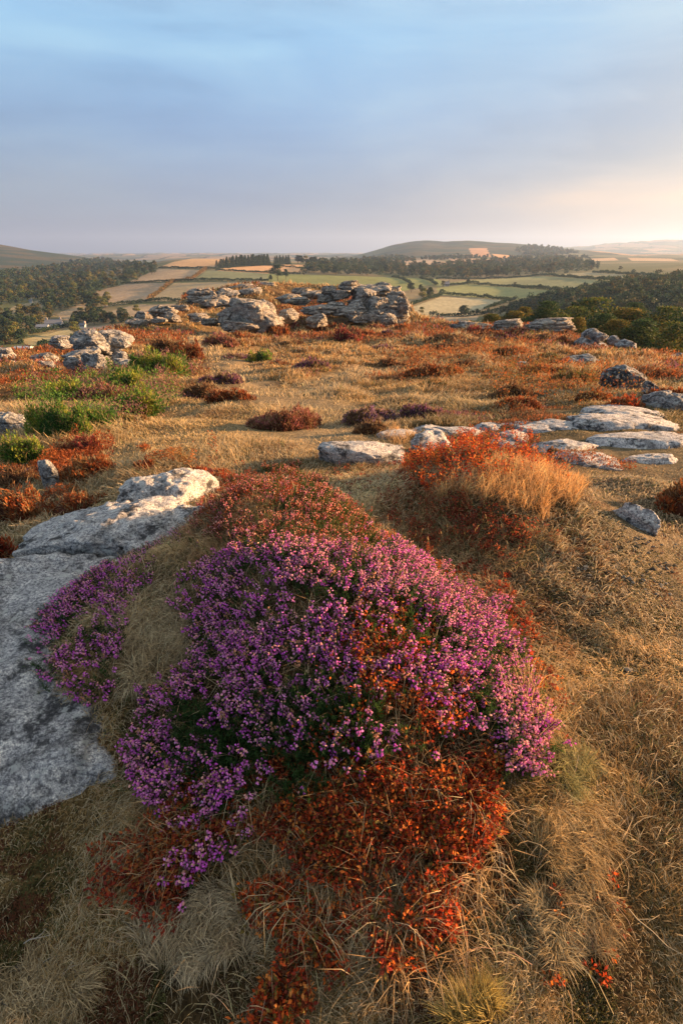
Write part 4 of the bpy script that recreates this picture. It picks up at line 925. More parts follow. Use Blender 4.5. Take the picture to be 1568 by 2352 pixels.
# ------------------------------------------------------------------ farm buildings
def slab_box(mb, x0, x1, y0, y1, z0, z1, col):
    V = [(x, y, z) for x in (x0, x1) for y in (y0, y1) for z in (z0, z1)]
    mb.add(V, [[0, 1, 3, 2], [4, 6, 7, 5], [0, 4, 5, 1], [2, 3, 7, 6], [0, 2, 6, 4], [1, 5, 7, 3]], col)
def house(name, label, u, v, D, wpx, hpx, rz=0, wallc=(.62, .60, .56), roofc=(.16, .17, .19), wins=3, chim=2, roofr=.5):
    X, Y, z = at(u, v, D); X, Y, z = float(X), float(Y), float(z); s_ = D/float(ray(u, v)[1]); w = wpx/F0*s_; h = hpx/F0*s_; d = min(w*.6, 8); hw = h*(1-roofr)
    e = empty(name, (X, Y, z), label, 'house'); e.rotation_euler = (0, 0, rz)
    mb = MB(); slab_box(mb, -w/2, w/2, -d/2, d/2, -3, hw, wallc); hr = h-hw
    mb.add([(-w/2, -d/2, hw), (-w/2, d/2, hw), (-w/2, 0, hw+hr*.96), (w/2, -d/2, hw), (w/2, d/2, hw), (w/2, 0, hw+hr*.96)], [[0, 1, 2], [3, 5, 4]], wallc); mb.build('wall', M_wall, e)
    rb = MB(); o = .35
    for sgn in (-1, 1):
        V = [(-w/2-o, sgn*(d/2+o), hw-.2), (w/2+o, sgn*(d/2+o), hw-.2), (w/2+o, 0, h), (-w/2-o, 0, h)]; V2 = [(a, b, c+.22) for a, b, c in V]
        rb.add(V+V2, [[0, 1, 2, 3], [4, 7, 6, 5], [0, 4, 5, 1], [1, 5, 6, 2], [3, 7, 4, 0]], roofc)
    rf = rb.build('roof', M_roof, e)
    for k in range(chim):
        cb = MB(); xx = (-1 if k else 1)*w*.42; slab_box(cb, xx-.5, xx+.5, -.45, .45, h-.6, h+1.3, (.35, .32, .3)); cb.build('chimney', M_wall, rf)
    for k in range(wins):
        xx = (-.5+(k+.5)/wins)*w*.86; wb = MB(); slab_box(wb, xx-.55, xx+.55, -d/2-.05, -d/2+.05, hw*.35, hw*.78, (.03, .04, .05)); wb.build('window', M_roof, e)
    return e
def dv(u, v): return hit(u, v, True)[1]
house('farmhouse', 'white gabled farmhouse among trees in the left valley', 127, 749, dv(127, 749)-4, 34, 14, .25)
house('barn', 'low white outbuilding left of the farmhouse', 100, 754, dv(100, 754)-4, 24, 8, .1, (.66, .65, .62), (.25, .26, .28), 2, 0)
house('cottage', 'small white house half hidden by trees right of the farmhouse', 192, 751, dv(192, 751)-4, 13, 8, -.2, wins=2, chim=1)
house('cottage', 'pale house up in the dark left wood', 110, 677, dv(110, 677)-14, 18, 10, .3, wins=2, chim=1)
house('cottage', 'tiny white cottage by the small upper left field', 72, 693, dv(72, 693)-10, 6, 4, 0, wins=1, chim=1)
house('shed', 'long low white shed behind the left brow', 56, 803, dv(56, 803)-30, 33, 7, 0, (.7, .7, .68), (.40, .42, .44), 2, 0, .35)
house('farmhouse', 'grey stone house beside trees in the right fields', 1025, 657, dv(1025, 657)-4, 10, 9, .2, (.38, .35, .33), (.2, .2, .22), 2, 1)
# ------------------------------------------------------------------ foreground plants
def ground_pts(poly, n, r, ext=None):
    """random points on the ground whose picture falls inside poly"""
    P = np.array(poly, float); out = []; got = 0
    # bounding box in world
    ws = [hit(u, v, fine=False)[:2] for u, v in poly]; ws = np.array(ws); x0, y0 = ws.min(0)-.15; x1, y1 = ws.max(0)+.15
    it = 0
    while got < n and it < 60:
        it += 1; X = r.uniform(x0, x1, n*2); Y = r.uniform(y0, y1, n*2); Z = H(X, Y); u, v = pix(X, Y, Z)
        m = inpoly(u+34*vnoise(X*4.5, Y*4.5, s=5)+22*vnoise(X*14, Y*14, s=6), v+34*vnoise(X*4.5, Y*4.5, s=7)+16*vnoise(X*14, Y*14, s=8), poly); out.append(np.stack([X[m], Y[m], Z[m]], 1)); got += m.sum()
    o = np.concatenate(out)[:n]; return o
def stems(P, r, hgt, spread=.35):
    n = len(P); az = r.uniform(0, 2*PI, n); ln = np.abs(r.normal(size=n))*spread
    # lean outward following the slope of the ground
    e = .05; gx = (H(P[:, 0]+e, P[:, 1], False)-H(P[:, 0]-e, P[:, 1], False))/(2*e); gy = (H(P[:, 0], P[:, 1]+e, False)-H(P[:, 0], P[:, 1]-e, False))/(2*e)
    D_ = unit(np.stack([np.cos(az)*ln-gx*.9, np.sin(az)*ln-gy*.9, np.ones(n)], 1)); return D_
def heather(label, poly, n, hgt, flower=.9, seed=0, pal='mauve', bell=.0076, name='heather_shrub', leafc=((.045, .10, .025), (.07, .13, .03), (.03, .06, .02)), nb=12, needle=34, group=None, cover=1.0):
    r = np.random.default_rng(seed+1); P = ground_pts(poly, n, r); pk = fbm(P[:, 0]*6.5, P[:, 1]*6.5, s=seed+60, o=4); P = P[(pk > -.30) | (r.uniform(0, 1, len(P)) < .22)]; n = len(P); D_ = stems(P, r, hgt); h = hgt*r.uniform(.6, 1.15, n)*(1+.25*fbm(P[:, 0]*4, P[:, 1]*4, s=seed+2, o=2))
    c0 = P.mean(0); e = empty(name, tuple(c0), label, 'heather', group)
    mb = MB(); sprigs(mb, P, D_, h, .0022, colvar((.12, .07, .04), n, r)); mb.build('stems', M_stem, e, loc=tuple(c0))
    mb = MB(); k = needle; idx = np.repeat(np.arange(n), k); t = r.uniform(.25, .97, len(idx)); Q = P[idx]+D_[idx]*(h[idx]*t)[:, None]
    d = unit(D_[idx]*.9+r.normal(size=(len(idx), 3))*.75); lc = np.array(leafc)[r.integers(0, len(leafc), len(idx))]
    sprigs(mb, Q, d, r.uniform(.008, .017, len(idx)), .0022, np.clip(lc*(1+.25*r.normal(size=(len(idx), 1))), .005, .6)); mb.build('foliage', M_leaf, e, loc=tuple(c0))
    # flowers gathered in the top few centimetres of most stems
    fm = .4*fbm(P[:, 0]*9, P[:, 1]*9, s=seed+9, o=3)+r.normal(size=n)*.3; fl = np.nonzero(fm > np.quantile(fm, 1-flower))[0]
    idx = np.repeat(fl, nb); m = len(idx); t = r.uniform(0, 1, m); cl = r.uniform(.026, .05, n)[idx]
    Q = P[idx]+D_[idx]*(h[idx]+.004-cl*t)[:, None]; rd = r.normal(size=(m, 3)); rd = unit(rd-D_[idx]*(rd*D_[idx]).sum(1, keepdims=True))
    Q = Q+rd*.0035; d = unit(rd*.9+np.array([0, 0, -.35])+D_[idx]*(t[:, None]*-.5+.15))
    pals = dict(mauve=[(.80, .18, .64), (.88, .27, .64), (.66, .12, .58), (.90, .34, .62)], pink=[(.82, .26, .54), (.88, .36, .56), (.70, .19, .48), (.90, .42, .50)], rosy=[(.60, .17, .12), (.68, .26, .17), (.48, .12, .12), (.66, .22, .30)])[pal]
    cb = np.array(pals)[(hsh(idx, idx*0, idx*0, 3)*4).astype(int) % 4]; fade = (t < .22) & (r.uniform(0, 1, m) < .45)
    cb = np.where(fade[:, None], np.array([.85, .44, .36]), cb); old = hsh(idx, idx*0, idx*0, 8) < .07; cb = np.where(old[:, None], np.array([.52, .26, .14]), cb)
    cb = np.clip(cb*(1+.16*r.normal(size=(m, 1))), .01, .9); mb = MB()
    bells(mb, Q, d, bell*r.uniform(.75, 1.25, m), cb, cb*.85+.05); mb.build('flowers', M_flower, e, loc=tuple(c0)); return e
def bilberry(label, poly, n, hgt, seed=0, leaf=.0125, name='bilberry_shrub', cols=None, per=16, group=None, sparse=False):
    r = np.random.default_rng(seed+1); P = ground_pts(poly, n, r); pk = fbm(P[:, 0]*7, P[:, 1]*7, s=seed+40, o=3); P = P[(pk > (-.08 if not sparse else -9)) | (r.uniform(0, 1, len(P)) < .15)]; n = len(P); D_ = stems(P, r, hgt, .5); h = hgt*r.uniform(.45, 1.2, n)
    cols = cols or [(.60, .09, .02), (.46, .06, .018), (.70, .17, .03), (.24, .035, .02), (.60, .22, .05), (.26, .06, .03), (.14, .05, .02), (.22, .16, .04)]
    c0 = P.mean(0); mb = MB(); sprigs(mb, P, D_, h, .0022, colvar((.14, .05, .03), n, r))
    if not sparse: e = empty(name, tuple(c0), label, 'bilberry', group); mb.build('stems', M_stem, e, loc=tuple(c0)); mb = MB()
    idx = np.repeat(np.arange(n), per); m = len(idx); t = r.uniform(.2, 1.05, m); Q = P[idx]+D_[idx]*(h[idx]*t)[:, None]; rd = unit(r.normal(size=(m, 3)))
    Q = Q+rd*.008; d = unit(rd+D_[idx]*.5); cc = np.array(cols)[(hsh(idx, idx*0, idx*0, seed+3)*len(cols)).astype(int)]
    cc = np.where((r.uniform(0, 1, m) < .35)[:, None], np.array(cols)[r.integers(0, len(cols), m)], cc)
    leaves(mb, Q, rd*.3+np.array([.2, -.2, .8])+r.normal(size=(m, 3))*.5, d, leaf*r.uniform(.6, 1.35, m), leaf*.62*r.uniform(.7, 1.2, m), np.clip(cc*(1+.25*r.normal(size=(m, 1))), .01, .9), .12)
    if sparse: return tag(mb.build('bilberry_sprigs', M_leaf, loc=tuple(c0)), label, 'bilberry', kind='stuff')
    mb.build('leaves', M_leaf, e, loc=tuple(c0)); return e
def tussock(label, c, R, n, hgt, seed=0, cols=((.50, .36, .17), (.42, .28, .12), (.58, .44, .24)), wid=.0022, lean=(.2, 1.2), heads=0, name='grass_tussock', group=None, poly=None, sy=1.0):
    r = np.random.default_rng(seed+1)
    if poly is not None: P = ground_pts(poly, n, r)
    else:
        a = r.uniform(0, 2*PI, n); q_ = np.sqrt(r.uniform(0, 1, n))*R; X = c[0]+np.cos(a)*q_; Y = c[1]+np.sin(a)*q_*sy; P = np.stack([X, Y, H(X, Y)-.005], 1)
    n = len(P); c0 = P.mean(0); out = 2.6*PI*vnoise(P[:, 0]*5, P[:, 1]*5, s=seed)+2*vnoise(P[:, 0]*23, P[:, 1]*23, s=seed+1)+r.normal(size=n)*.8
    lobes = np.array(cols)[(hsh(np.floor(P[:, 0]*22), np.floor(P[:, 1]*22), P[:, 0]*0, seed)*len(cols)).astype(int)]
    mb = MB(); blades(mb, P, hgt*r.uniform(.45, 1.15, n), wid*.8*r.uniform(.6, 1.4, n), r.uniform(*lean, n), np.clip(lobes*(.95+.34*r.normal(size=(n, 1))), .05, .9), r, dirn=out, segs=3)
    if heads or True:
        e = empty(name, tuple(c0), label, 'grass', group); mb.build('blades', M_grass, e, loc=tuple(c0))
    if heads:
        i = r.integers(0, n, heads); Pz = P[i]; d = unit(np.stack([np.cos(out[i])*.35, np.sin(out[i])*.35, np.ones(heads)], 1)+r.normal(size=(heads, 3))*.12); hh = hgt*r.uniform(1.0, 1.5, heads)
        m2 = MB(); sprigs(m2, Pz, d, hh, .0018, colvar((.55, .40, .2), heads, r)); k = 10; ii = np.repeat(np.arange(heads), k); t = r.uniform(.84, 1.0, heads*k)
        leaves(m2, Pz[ii]+d[ii]*(hh[ii]*t)[:, None], r.normal(size=(heads*k, 3)), unit(d[ii]+r.normal(size=(heads*k, 3))*.25), .009, .0025, colvar((.60, .42, .2), heads*k, r)); m2.build('seed_heads', M_grass, e, loc=tuple(c0))
    return e
heather('big mound of bright purple bell heather in the centre foreground', [(430,1400),(500,1330),(640,1290),(800,1300),(930,1310),(1060,1390),(1170,1500),(1225,1640),(1235,1780),(1190,1800),(1060,1700),(900,1700),(800,1770),(640,1760),(560,1830),(430,1900),(300,1830),(300,1760),(390,1610),(440,1500)], 5600, .105, .62, 11, 'mauve')
heather('pinker sunlit heather on the right shoulder of the big mound', [(640,1260),(820,1280),(950,1310),(1080,1390),(1180,1510),(1215,1620),(1100,1600),(980,1480),(860,1400),(700,1360)], 1900, .115, .7, 19, 'pink', bell=.007)  # sunlit side of the mound painted in as a pinker flower colour
heather('green heather with few flowers at the shaded front of the mound', [(430,1640),(640,1600),(860,1640),(900,1740),(780,1800),(600,1860),(480,1860)], 900, .11, .12, 20, 'mauve', needle=60)
heather('left cluster of small purple bell heather against the slab', [(65,1530),(85,1420),(170,1350),(260,1320),(340,1330),(350,1400),(300,1470),(280,1560),(200,1620),(90,1625)], 1300, .085, .6, 12, 'mauve')
heather('pink tinged heather along the left shoulder of the mound', [(230,1300),(300,1230),(380,1190),(430,1210),(420,1270),(330,1310),(260,1340)], 800, .075, .5, 13, 'mauve', bell=.006)
heather('faded rosy heather on the crest of the far end of the mound', [(560,1110),(660,1085),(740,1110),(790,1180),(850,1240),(930,1310),(880,1340),(760,1310),(640,1300),(520,1320),(500,1240)], 3600, .10, .7, 14, 'rosy', bell=.0068)
heather('few pinkish sprays drooping at the right side of the mound', [(1060,1640),(1150,1600),(1225,1650),(1235,1790),(1190,1830),(1100,1790)], 700, .10, .8, 15, 'pink')
heather('sparse purple sprigs among the grass below the mound', [(330,1850),(460,1800),(570,1850),(560,1960),(480,2040),(400,2060),(400,1980)], 170, .10, .6, 16, 'mauve')
heather('reddish brown heather tops left of the crest', [(430,1170),(500,1120),(570,1110),(580,1180),(520,1240),(440,1250)], 1300, .085, .5, 17, 'rosy', leafc=((.20, .06, .03), (.26, .10, .04), (.09, .08, .03)), bell=.0065)
bilberry('spreading flame red bilberry patch below the flowering mound', [(800,1760),(900,1700),(1060,1750),(1130,1830),(1110,1930),(1040,2020),(990,2130),(920,2200),(850,2170),(790,2050),(700,1980),(600,1930),(640,1850),(720,1820)], 2050, .075, 31)
bilberry('darker rust bilberry under the left front of the mound', [(470,1760),(640,1760),(760,1800),(700,1960),(560,1930),(420,2000),(270,2010),(260,1960),(360,1880)], 1300, .07, 32, cols=[(.36, .06, .02), (.26, .045, .02), (.46, .13, .035), (.18, .035, .02), (.36, .16, .04)])
bilberry('orange red bilberry leaves threaded through the purple heather', [(780,1380),(930,1400),(1020,1500),(1040,1640),(1020,1760),(860,1780),(700,1760),(760,1640),(790,1520),(740,1440)], 950, .10, 33)
bilberry('deep red bilberry bush topping the hump behind the orange tussock', [(950,1075),(990,1030),(1040,1012),(1100,1005),(1170,1012),(1230,1035),(1260,1075),(1300,1110),(1200,1100),(1080,1110),(980,1130),(940,1110)], 2600, .14, 34, leaf=.018)
bilberry('scattered red bilberry at the left end of the orange tussock', [(895,1140),(960,1090),(1030,1150),(1120,1200),(1250,1200),(1300,1240),(1200,1270),(1050,1270),(930,1250)], 1100, .08, 35, leaf=.014, cols=[(.30, .06, .03), (.20, .045, .03), (.13, .10, .03), (.38, .10, .04)])
bilberry('low red bilberry sprigs in the hollow left of the red hump', [(740,1080),(850,1060),(960,1060),(960,1110),(860,1160),(770,1130)], 420, .05, 36, leaf=.012, cols=[(.30, .05, .03), (.22, .04, .03), (.36, .08, .03)])
bilberry('rusty bilberry covering the dip behind the crest of the mound', [(430,1150),(520,1105),(640,1080),(740,1110),(800,1190),(900,1290),(840,1310),(700,1240),(560,1240),(450,1200)], 1500, .085, 37, cols=[(.34, .06, .025), (.26, .05, .02), (.40, .11, .03)])
bilberry('red leaved strip along the right flank of the mound', [(830,1220),(900,1270),(1000,1330),(1050,1400),(1010,1370),(920,1310),(850,1260)], 520, .07, 38)
bilberry('thin red sprigs scattered in the turf right of the mound', [(1000,1330),(1150,1300),(1250,1450),(1240,1560),(1120,1430)], 180, .035, 39, sparse=True, cols=[(.34, .05, .025), (.26, .04, .02), (.42, .10, .03)])
bilberry('small red sprigs at the foot of the right hand tussocks', [(1180,1560),(1280,1540),(1300,1640),(1250,1700),(1200,1640)], 40, .04, 40, sparse=True)
bilberry('red leaves low in the grass at the bottom left', [(180,1980),(330,1930),(420,2040),(400,2140),(330,2120),(260,2060)], 130, .045, 41, sparse=True, cols=[(.30, .04, .02), (.2, .03, .02), (.40, .10, .03)])
bilberry('orange sprigs among the grass at the bottom centre', [(620,2240),(700,2200),(740,2290),(700,2352),(620,2340)], 100, .05, 42, sparse=True)
bilberry('loose red leaves trailing from the flame red patch', [(560,2060),(700,2020),(800,2120),(820,2260),(660,2190)], 220, .045, 43, sparse=True)
bilberry('scattered red leaves in the dark turf at the bottom right', [(1130,2050),(1400,2000),(1500,2200),(1300,2330),(1150,2250)], 26, .03, 44, sparse=True)
# tussocks
tussock('tall orange lit tussock on the hump right of centre', (1.05, 3.35), .55, 7500, .15, 51, cols=((.66, .36, .13), (.58, .33, .14), (.72, .46, .2), (.45, .27, .12)), wid=.0036, lean=(.05, .9), heads=90, poly=[(985,1150),(1030,1110),(1110,1085),(1220,1080),(1290,1110),(1330,1160),(1290,1200),(1180,1190),(1060,1180)])
tussock('straw coloured tussock between the two purple clumps', (0, 0), .1, 6500, .10, 52, cols=((.52, .40, .23), (.44, .32, .17), (.58, .47, .29)), poly=[(300,1560),(270,1500),(300,1430),(370,1380),(440,1400),(420,1490),(370,1580),(330,1640)], lean=(.5, 1.5))
tussock('pale tuft drooping over the slab at the left clump', (0, 0), .1, 1300, .09, 53, poly=[(150,1590),(160,1540),(200,1500),(240,1530),(220,1590),(190,1630)], lean=(.5, 1.5))
tussock('golden grass fringe where the mound meets the slab', (0, 0), .1, 5200, .10, 54, cols=((.50, .34, .16), (.42, .27, .11), (.56, .42, .22)), heads=14, poly=[(110,1400),(160,1330),(260,1290),(360,1230),(460,1260),(480,1350),(400,1390),(330,1350),(240,1360)], lean=(.3, 1.2))
tussock('tangled grass through the middle of the rosy heather', (0, 0), .1, 4200, .11, 55, cols=((.46, .27, .12), (.38, .2, .09), (.52, .36, .18)), heads=20, poly=[(430,1240),(560,1180),(640,1200),(640,1290),(540,1320),(460,1330)], lean=(.3, 1.2))
tussock('small hay coloured tuft below the slab corner', (0, 0), .1, 900, .06, 56, poly=[(255,1950),(262,1900),(290,1880),(310,1920),(295,1965)], lean=(.6, 1.5))
tussock('fine golden tussock right of the red bilberry patch', (0, 0), .1, 4200, .07, 57, cols=((.46, .32, .14), (.38, .26, .11), (.52, .38, .19)), poly=[(1200,1960),(1230,1880),(1310,1860),(1370,1950),(1350,2060),(1260,2060)], lean=(.5, 1.4))
tussock('brownish tussock under the golden one', (0, 0), .1, 3600, .065, 58, cols=((.36, .27, .14), (.30, .21, .10), (.42, .33, .18)), poly=[(1180,2100),(1270,2070),(1400,2090),(1400,2220),(1250,2240)], lean=(.5, 1.4))
tussock('upright golden tuft at the bottom centre', (0, 0), .1, 1500, .09, 59, cols=((.46, .34, .12), (.36, .28, .09)), poly=[(1010,2352),(1040,2290),(1110,2270),(1160,2340),(1140,2352)], lean=(.1, .8))
tussock('greenish fringe of fine grass at the right foot of the mound', (0, 0), .1, 2200, .08, 60, cols=((.32, .27, .11), (.26, .24, .09), (.42, .33, .16)), poly=[(1240,1780),(1260,1700),(1330,1740),(1370,1800),(1320,1850),(1250,1840)], lean=(.5, 1.4))
tussock('long orange stalks leaning out of the right of the mound', (0, 0), .1, 160, .19, 61, cols=((.62, .36, .14), (.55, .32, .13)), wid=.003, heads=26, poly=[(1180,1640),(1230,1600),(1250,1690),(1210,1730)], lean=(.3, .8))
tussock('grey straw tuft at the bottom left', (0, 0), .1, 3800, .06, 62, cols=((.44, .34, .20), (.36, .27, .15), (.50, .40, .25)), poly=[(300,2130),(380,2060),(560,2040),(640,2100),(600,2200),(440,2260),(320,2200)], lean=(.7, 1.6))
tussock('pale straw tuft at the bottom left corner', (0, 0), .1, 2600, .055, 63, cols=((.42, .32, .18), (.34, .25, .13)), poly=[(0,2352),(0,2230),(130,2180),(200,2240),(180,2340)], lean=(.7, 1.6))
tussock('wisp of orange grass growing on the pale slab', (0, 0), .1, 500, .13, 64, cols=((.62, .38, .16), (.55, .34, .15)), wid=.006, poly=[(885,1015),(895,985),(925,985),(935,1012)], lean=(.2, .9))
tussock('tufted straw grass at the left foot of the orange tussock', (0, 0), .1, 3800, .10, 65, cols=((.44, .32, .16), (.36, .24, .11), (.30, .24, .10)), poly=[(880,1240),(960,1180),(1100,1220),(1280,1230),(1310,1270),(1150,1300),(960,1290)], wid=.003, lean=(.4, 1.3), heads=20)
for lb, po, n_b, sd in [('tangle of dry stalks woven through the main purple heather', [(400,1300),(900,1330),(1160,1500),(1200,1750),(900,1800),(500,1900),(330,1800),(420,1500)], 3800, 71), ('tangle of dry stalks over the flame red bilberry', [(600,1850),(1000,1750),(1130,1900),(1060,2200),(850,2280),(600,2100)], 1500, 72), ('brown stalks over the rust bilberry at the left front', [(280,1850),(640,1800),(640,2000),(300,2010)], 800, 73)]:
    tussock(lb, (0, 0), .1, n_b, .135, sd, cols=((.50, .33, .16), (.40, .25, .11), (.58, .44, .25)), wid=.0022, poly=po, lean=(.4, 1.5))
# loose stalks and dead twigs lying about
def twig(label, u, v, ln, az, seed, col=(.34, .30, .25)):
    r = np.random.default_rng(seed); X, Y, z = hit(u, v); mb = MB(); p = [(0, 0, .012)]; a = az
    for i in range(5): a += r.normal()*.18; l = ln/5; p.append((p[-1][0]+math.cos(a)*l, p[-1][1]+math.sin(a)*l, .012+.012*r.uniform()))
    tube(mb, p, [.0016, .0015, .0014, .0012, .001, .0006], col, 5)
    q0 = p[2]; tube(mb, [q0, (q0[0]+math.cos(az+.8)*ln*.2, q0[1]+math.sin(az+.8)*ln*.2, .02), (q0[0]+math.cos(az+1)*ln*.35, q0[1]+math.sin(az+1)*ln*.35, .018)], [.001, .0009, .0005], col, 4)
    o = mb.build('twig', M_stem, loc=(0, 0, 0)); o.location = (X, Y, z); tag(o, label, 'twig')
twig('bleached forked twig at the lower left under the slab', 60, 2175, .075, .1, 1); twig('short grey twig just above the bottom left sprigs', 95, 2215, .05, -.35, 2); twig('grey twig lying on dark moss at the lower left', 130, 2265, .07, .35, 3)
twig('long straw stalk lying over the flame red bilberry', 950, 2010, .20, .75, 4, (.42, .30, .16)); twig('thin stalk lying slantwise at the lower right', 1400, 2060, .17, -.85, 5, (.38, .3, .18)); twig('stalk crossing the bare turf at the right', 1500, 1640, .16, 1.2, 6, (.45, .37, .25))
twig('pale dry stem standing out at the bottom centre', 740, 2120, .14, .9, 7, (.4, .3, .18))
# sheep droppings
def dropping(u, v, w, label, seed):
    X, Y, z = hit(u, v); mb = MB(); r = np.random.default_rng(seed)
    for i in range(5):
        V, F = ico(2); s_ = w*r.uniform(.25, .42); V = V*np.array([s_, s_*.85, s_*.6])*(1+.1*fbm(V[:, 0]*2, V[:, 1]*2, V[:, 2]*2, s=seed+i)[:, None]); mb.add(V+np.array([r.uniform(-.5, .5)*w, r.uniform(-.5, .5)*w, .008+s_*.3]), F, (.018, .015, .015))
    o = mb.build('sheep_dropping', M_stem, smooth=True); o.location = (X, Y, z); tag(o, label, 'dropping')
dropping(1475, 1252, .022, 'black dropping below the white streaked stone', 1); dropping(1388, 1275, .018, 'dark dropping left of the one below the stone', 2); dropping(1437, 1337, .018, 'dark crumbly dropping in the pale bare patch', 3)
dropping(1398, 1322, .010, 'smaller dropping left of the crumbly one', 4); dropping(1350, 1482, .010, 'dropping by the right side of the flowering mound', 5); dropping(1385, 1590, .008, 'tiny dropping in the right turf', 6); dropping(1508, 1812, .010, 'tiny dropping low in the right turf', 7)

# ------------------------------------------------------------------ dry grass over the whole hilltop
r = np.random.default_rng(77)
ROCKHULL = [[(0,1310),(90,1190),(250,1175),(400,1165),(330,1240),(240,1300),(100,1390),(70,1500),(70,1590),(200,1640),(290,1800),(120,1880),(0,1910)]]
def grass_zone(mb, n, Y0, Y1, hgt, wk, segs, lean, amax=.72, thin=None, cmul=1.0):
    ln = r.uniform(math.log(Y0), math.log(Y1), n); Y = np.exp(ln); a = r.uniform(-amax, amax, n)
    if Y1 < 5: a = r.uniform(-1, 1, n)*np.where(Y < 1.4, 1.7, .95)
    X = a*Y
    cl = fbm(X*3.2, Y*3.2, s=81, o=3)*sstep(6, 1, Y)+fbm(X*.9, Y*.9, s=82, o=3)*sstep(1, 8, Y)
    keep = r.uniform(0, 1, n) < (.70+.6*cl); keep &= (pathd(X, Y) > .45+.02*Y) | (r.uniform(0, 1, n) < .22)
    if Y1 < 8: keep &= ~((X > 1.25) & (Y > 1.7) & (Y < 4.6) & (r.uniform(0, 1, n) < .45))
    Db = np.interp(X/np.maximum(Y, 1), ba, bD); keep &= Y < Db+8
    
    for fx_, fy_, fa, fb in FOOT: keep &= ((X-fx_)/fa)**2+((Y-fy_)/fb)**2 > 1
    X, Y = X[keep], Y[keep]; n = len(X); cl = cl[keep]; Z = H(X, Y); P = np.stack([X, Y, Z-.004], 1)
    c = gcol(X, Y)*(1.25+.25*(Y < 4.2))[:, None]*cmul; c = c*(1+.26*r.normal(size=(n, 1))); gr = r.uniform(0, 1, n); c = np.where((gr < .10)[:, None], np.array([.12, .13, .045])*(.8+.5*r.uniform(size=(n, 1))), c); c = np.where(((gr > .84-.25*(fbm(X*.5, Y*.5, s=86, o=2) > .25)))[:, None], np.array([.56, .45, .27]), c)
    c = np.clip(c, .02, .85)
    dn = 2.2*PI*vnoise(X*1.7, Y*1.7, s=91)*.5+r.normal(size=n)*1.1
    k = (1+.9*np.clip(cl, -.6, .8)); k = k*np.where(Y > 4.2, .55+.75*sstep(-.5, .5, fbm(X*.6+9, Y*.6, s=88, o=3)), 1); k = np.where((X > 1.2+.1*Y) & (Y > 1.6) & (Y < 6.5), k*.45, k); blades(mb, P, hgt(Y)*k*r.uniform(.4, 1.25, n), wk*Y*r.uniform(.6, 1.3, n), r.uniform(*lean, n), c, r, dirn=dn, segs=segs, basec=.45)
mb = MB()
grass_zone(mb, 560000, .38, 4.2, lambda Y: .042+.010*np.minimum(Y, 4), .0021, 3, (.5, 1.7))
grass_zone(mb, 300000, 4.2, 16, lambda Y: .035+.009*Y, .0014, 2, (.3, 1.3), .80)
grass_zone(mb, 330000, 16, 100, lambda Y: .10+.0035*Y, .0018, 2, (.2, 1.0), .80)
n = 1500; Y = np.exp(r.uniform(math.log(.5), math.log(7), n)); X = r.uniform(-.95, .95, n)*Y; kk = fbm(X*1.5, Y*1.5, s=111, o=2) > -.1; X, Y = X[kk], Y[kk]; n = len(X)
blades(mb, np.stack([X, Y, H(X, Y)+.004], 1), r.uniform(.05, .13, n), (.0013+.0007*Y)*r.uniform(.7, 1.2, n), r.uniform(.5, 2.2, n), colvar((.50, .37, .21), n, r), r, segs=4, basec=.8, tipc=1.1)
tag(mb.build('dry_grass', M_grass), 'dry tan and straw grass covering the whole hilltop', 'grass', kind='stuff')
# short moss, leaf litter and low dark creeping stems between the grass in the near ground
mb = MB(); n = 170000; Y = np.exp(r.uniform(math.log(.38), math.log(4.5), n)); X = r.uniform(-1, 1, n)*np.where(Y < 1.4, 1.6, .95)*Y
cl = fbm(X*4, Y*4, s=95, o=3); kp = cl > -.15; X, Y, cl = X[kp], Y[kp], cl[kp]; n = len(X); P = np.stack([X, Y, H(X, Y)+.004], 1)
cc = np.where((hsh(np.floor(X*9), np.floor(Y*9), X*0, 4) < .5)[:, None], np.array([.09, .085, .03]), np.array([.13, .05, .025]))*(1+.3*r.normal(size=(n, 1)))
leaves(mb, P, r.normal(size=(n, 3))+np.array([0, 0, 1.2]), unit(r.normal(size=(n, 3))+np.array([0, 0, .7])), r.uniform(.006, .014, n), r.uniform(.003, .006, n), np.clip(cc, .01, .5))
tag(mb.build('moss_and_litter', M_leaf), 'low moss and dead leaves between the blades in the near ground', 'ground cover', kind='stuff')

# low heather and bilberry scrub knitting the bushes together
mb = MB(); n = 260000; Y = np.exp(r.uniform(math.log(4.6), math.log(90), n)); X = r.uniform(-.8, .8, n)*Y
cl = fbm(X*.35+3, Y*.35, s=97, o=4)*sstep(40, 8, Y)+fbm(X*.14, Y*.14, s=98, o=4)*sstep(8, 40, Y)+.12*sstep(.1, -.5, X/Y)+.10*sstep(.1, .5, X/Y)
kp = (cl > .12+.16*r.uniform(size=n)) & (Y < np.interp(X/Y, ba, bD)+6) & (pathd(X, Y) > .7); X, Y, cl = X[kp], Y[kp], cl[kp]; n = len(X)
hh = np.minimum((cl-.1)*.75, .34)*np.clip(Y/14, .5, 1.2)*(.6+.4*fbm(X*2.5, Y*2.5, s=99, o=2)); P = np.stack([X, Y, H(X, Y)+np.maximum(hh, 0)*r.uniform(.3, 1.05, n)], 1)
kd = fbm(X*.5, Y*.5, s=101, o=3); pal = np.array([(.30, .085, .03), (.20, .09, .04), (.27, .11, .05), (.15, .08, .045), (.24, .10, .13), (.16, .14, .05)])
ki = np.clip((kd+.7)/1.4*6, 0, 5.9).astype(int); ki = np.where(r.uniform(0, 1, n) < .35, r.integers(0, 4, n), ki); ls = Y/511*1.5
cc = np.clip(pal[ki]*(1+.22*r.normal(size=(n, 1))), .01, .8)
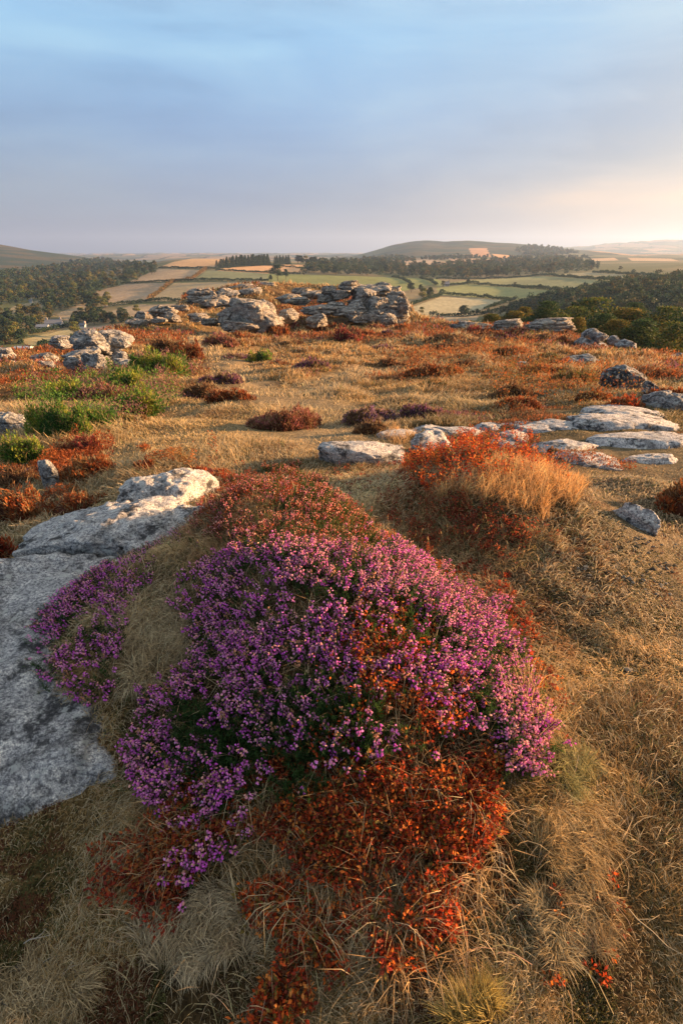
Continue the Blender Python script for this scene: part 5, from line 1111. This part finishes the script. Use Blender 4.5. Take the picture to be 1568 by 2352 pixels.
leaves(mb, P, r.normal(size=(n, 3))+np.array([0, -.3, .8]), unit(r.normal(size=(n, 3))*.6+np.array([0, 0, 1.0])), ls*r.uniform(1.4, 2.6, n), ls*r.uniform(.5, .9, n), cc, .15)
tag(mb.build('low_heather', M_leaf), 'low russet heather and bilberry scrub spreading between the bushes', 'heather', kind='stuff')

P = np.concatenate([ground_pts([(1290,1230),(1400,1200),(1520,1260),(1540,1360),(1400,1390),(1310,1330)], 260, r), ground_pts([(1100,1400),(1560,1100),(1568,1900),(1250,2100)], 160, r)])
mb = MB(); V, F = ico(1)
for i, p in enumerate(P):
    s_ = r.uniform(.003, .011)*(1 if r.uniform() < .85 else 2); mb.add(V*np.array([s_, s_*.8, s_*.55])*(1+.2*r.normal(size=(len(V), 1)))+p+np.array([0, 0, s_*.3+.004]), F, np.array([.20, .17, .13])*r.uniform(.15, 1.3))
tag(mb.build('grit', M_stem), 'small grit and broken stone in the worn turf', 'gravel', kind='stuff')
def cover(name, label, cat, poly, n, hgt, pal, seed):
    r = np.random.default_rng(seed); P = ground_pts(poly, n, r); f = fbm(P[:, 0]*1.6, P[:, 1]*1.6, s=seed, o=4); P = P[f > -.15]; f = f[f > -.15]; n = len(P); ls = P[:, 1]/511*1.5
    P[:, 2] += np.clip(hgt*(.35+f), .02, 1)*r.uniform(.2, 1.05, n); pal = np.array(pal); k = np.clip(((fbm(P[:, 0]*2, P[:, 1]*2, s=seed+1, o=3)+.8)/1.6*len(pal)).astype(int)+(r.uniform(0, 1, n) < .3), 0, len(pal)-1); mb = MB()
    leaves(mb, P, r.normal(size=(n, 3))+np.array([0, -.3, .8]), unit(r.normal(size=(n, 3))*.7+np.array([0, 0, 1.0])), ls*r.uniform(1.2, 2.3, n), ls*r.uniform(.5, .9, n), np.clip(pal[k]*(1+.22*r.normal(size=(n, 1))), .01, .8), .15)
    tag(mb.build(name, M_leaf), label, cat, kind='stuff')
cover('low_gorse', 'low green gorse and heather spreading over the left slope', 'gorse', [(60,900),(200,865),(430,820),(420,880),(360,960),(230,1015),(60,1020)], 26000, .40, [(.05, .12, .025), (.075, .17, .03), (.13, .24, .04), (.17, .10, .08), (.26, .13, .12)], 301)
cover('low_bilberry', 'low rust bilberry covering the ground around the left rocks', 'bilberry', [(-20,1050),(150,1035),(380,1040),(500,1075),(370,1100),(250,1150),(60,1190),(-20,1250)], 26000, .22, [(.17, .055, .028), (.30, .08, .025), (.40, .12, .035), (.30, .15, .05)], 302)
cover('low_bilberry', 'low rust and olive heather in front of the dark dome boulder', 'heather', [(1120,860),(1250,830),(1390,850),(1400,900),(1480,900),(1480,945),(1300,955),(1140,945)], 9000, .34, [(.10, .07, .03), (.17, .12, .04), (.26, .10, .035), (.36, .11, .03)], 303)
cover('low_heather', 'broken rusty heather across the slope right of the middle path', 'heather', [(900,820),(1100,790),(1240,800),(1230,850),(1050,890),(920,880)], 7000, .40, [(.14, .07, .035), (.24, .09, .035), (.34, .10, .03), (.30, .17, .07)], 304)

# ------------------------------------------------------------------ haze
m, t = newmat('haze'); pv = N(t, 'ShaderNodeVolumePrincipled'); pv.inputs['Color'].default_value = (.45, .64, 1.0, 1); pv.inputs['Density'].default_value = .00014; pv.inputs['Anisotropy'].default_value = .35
o_ = N(t, 'ShaderNodeOutputMaterial'); L(t, pv.outputs[0], o_.inputs['Volume'])
mb = MB(); slab_box(mb, -13000, 13000, -400, 12500, -420, 330, (1, 1, 1))
hz = mb.build('haze', m); tag(hz, 'thin evening haze over the whole view', 'haze', kind='stuff')
print('verts', sum(len(o.data.vertices) for o in bpy.data.objects if o.type == 'MESH'))
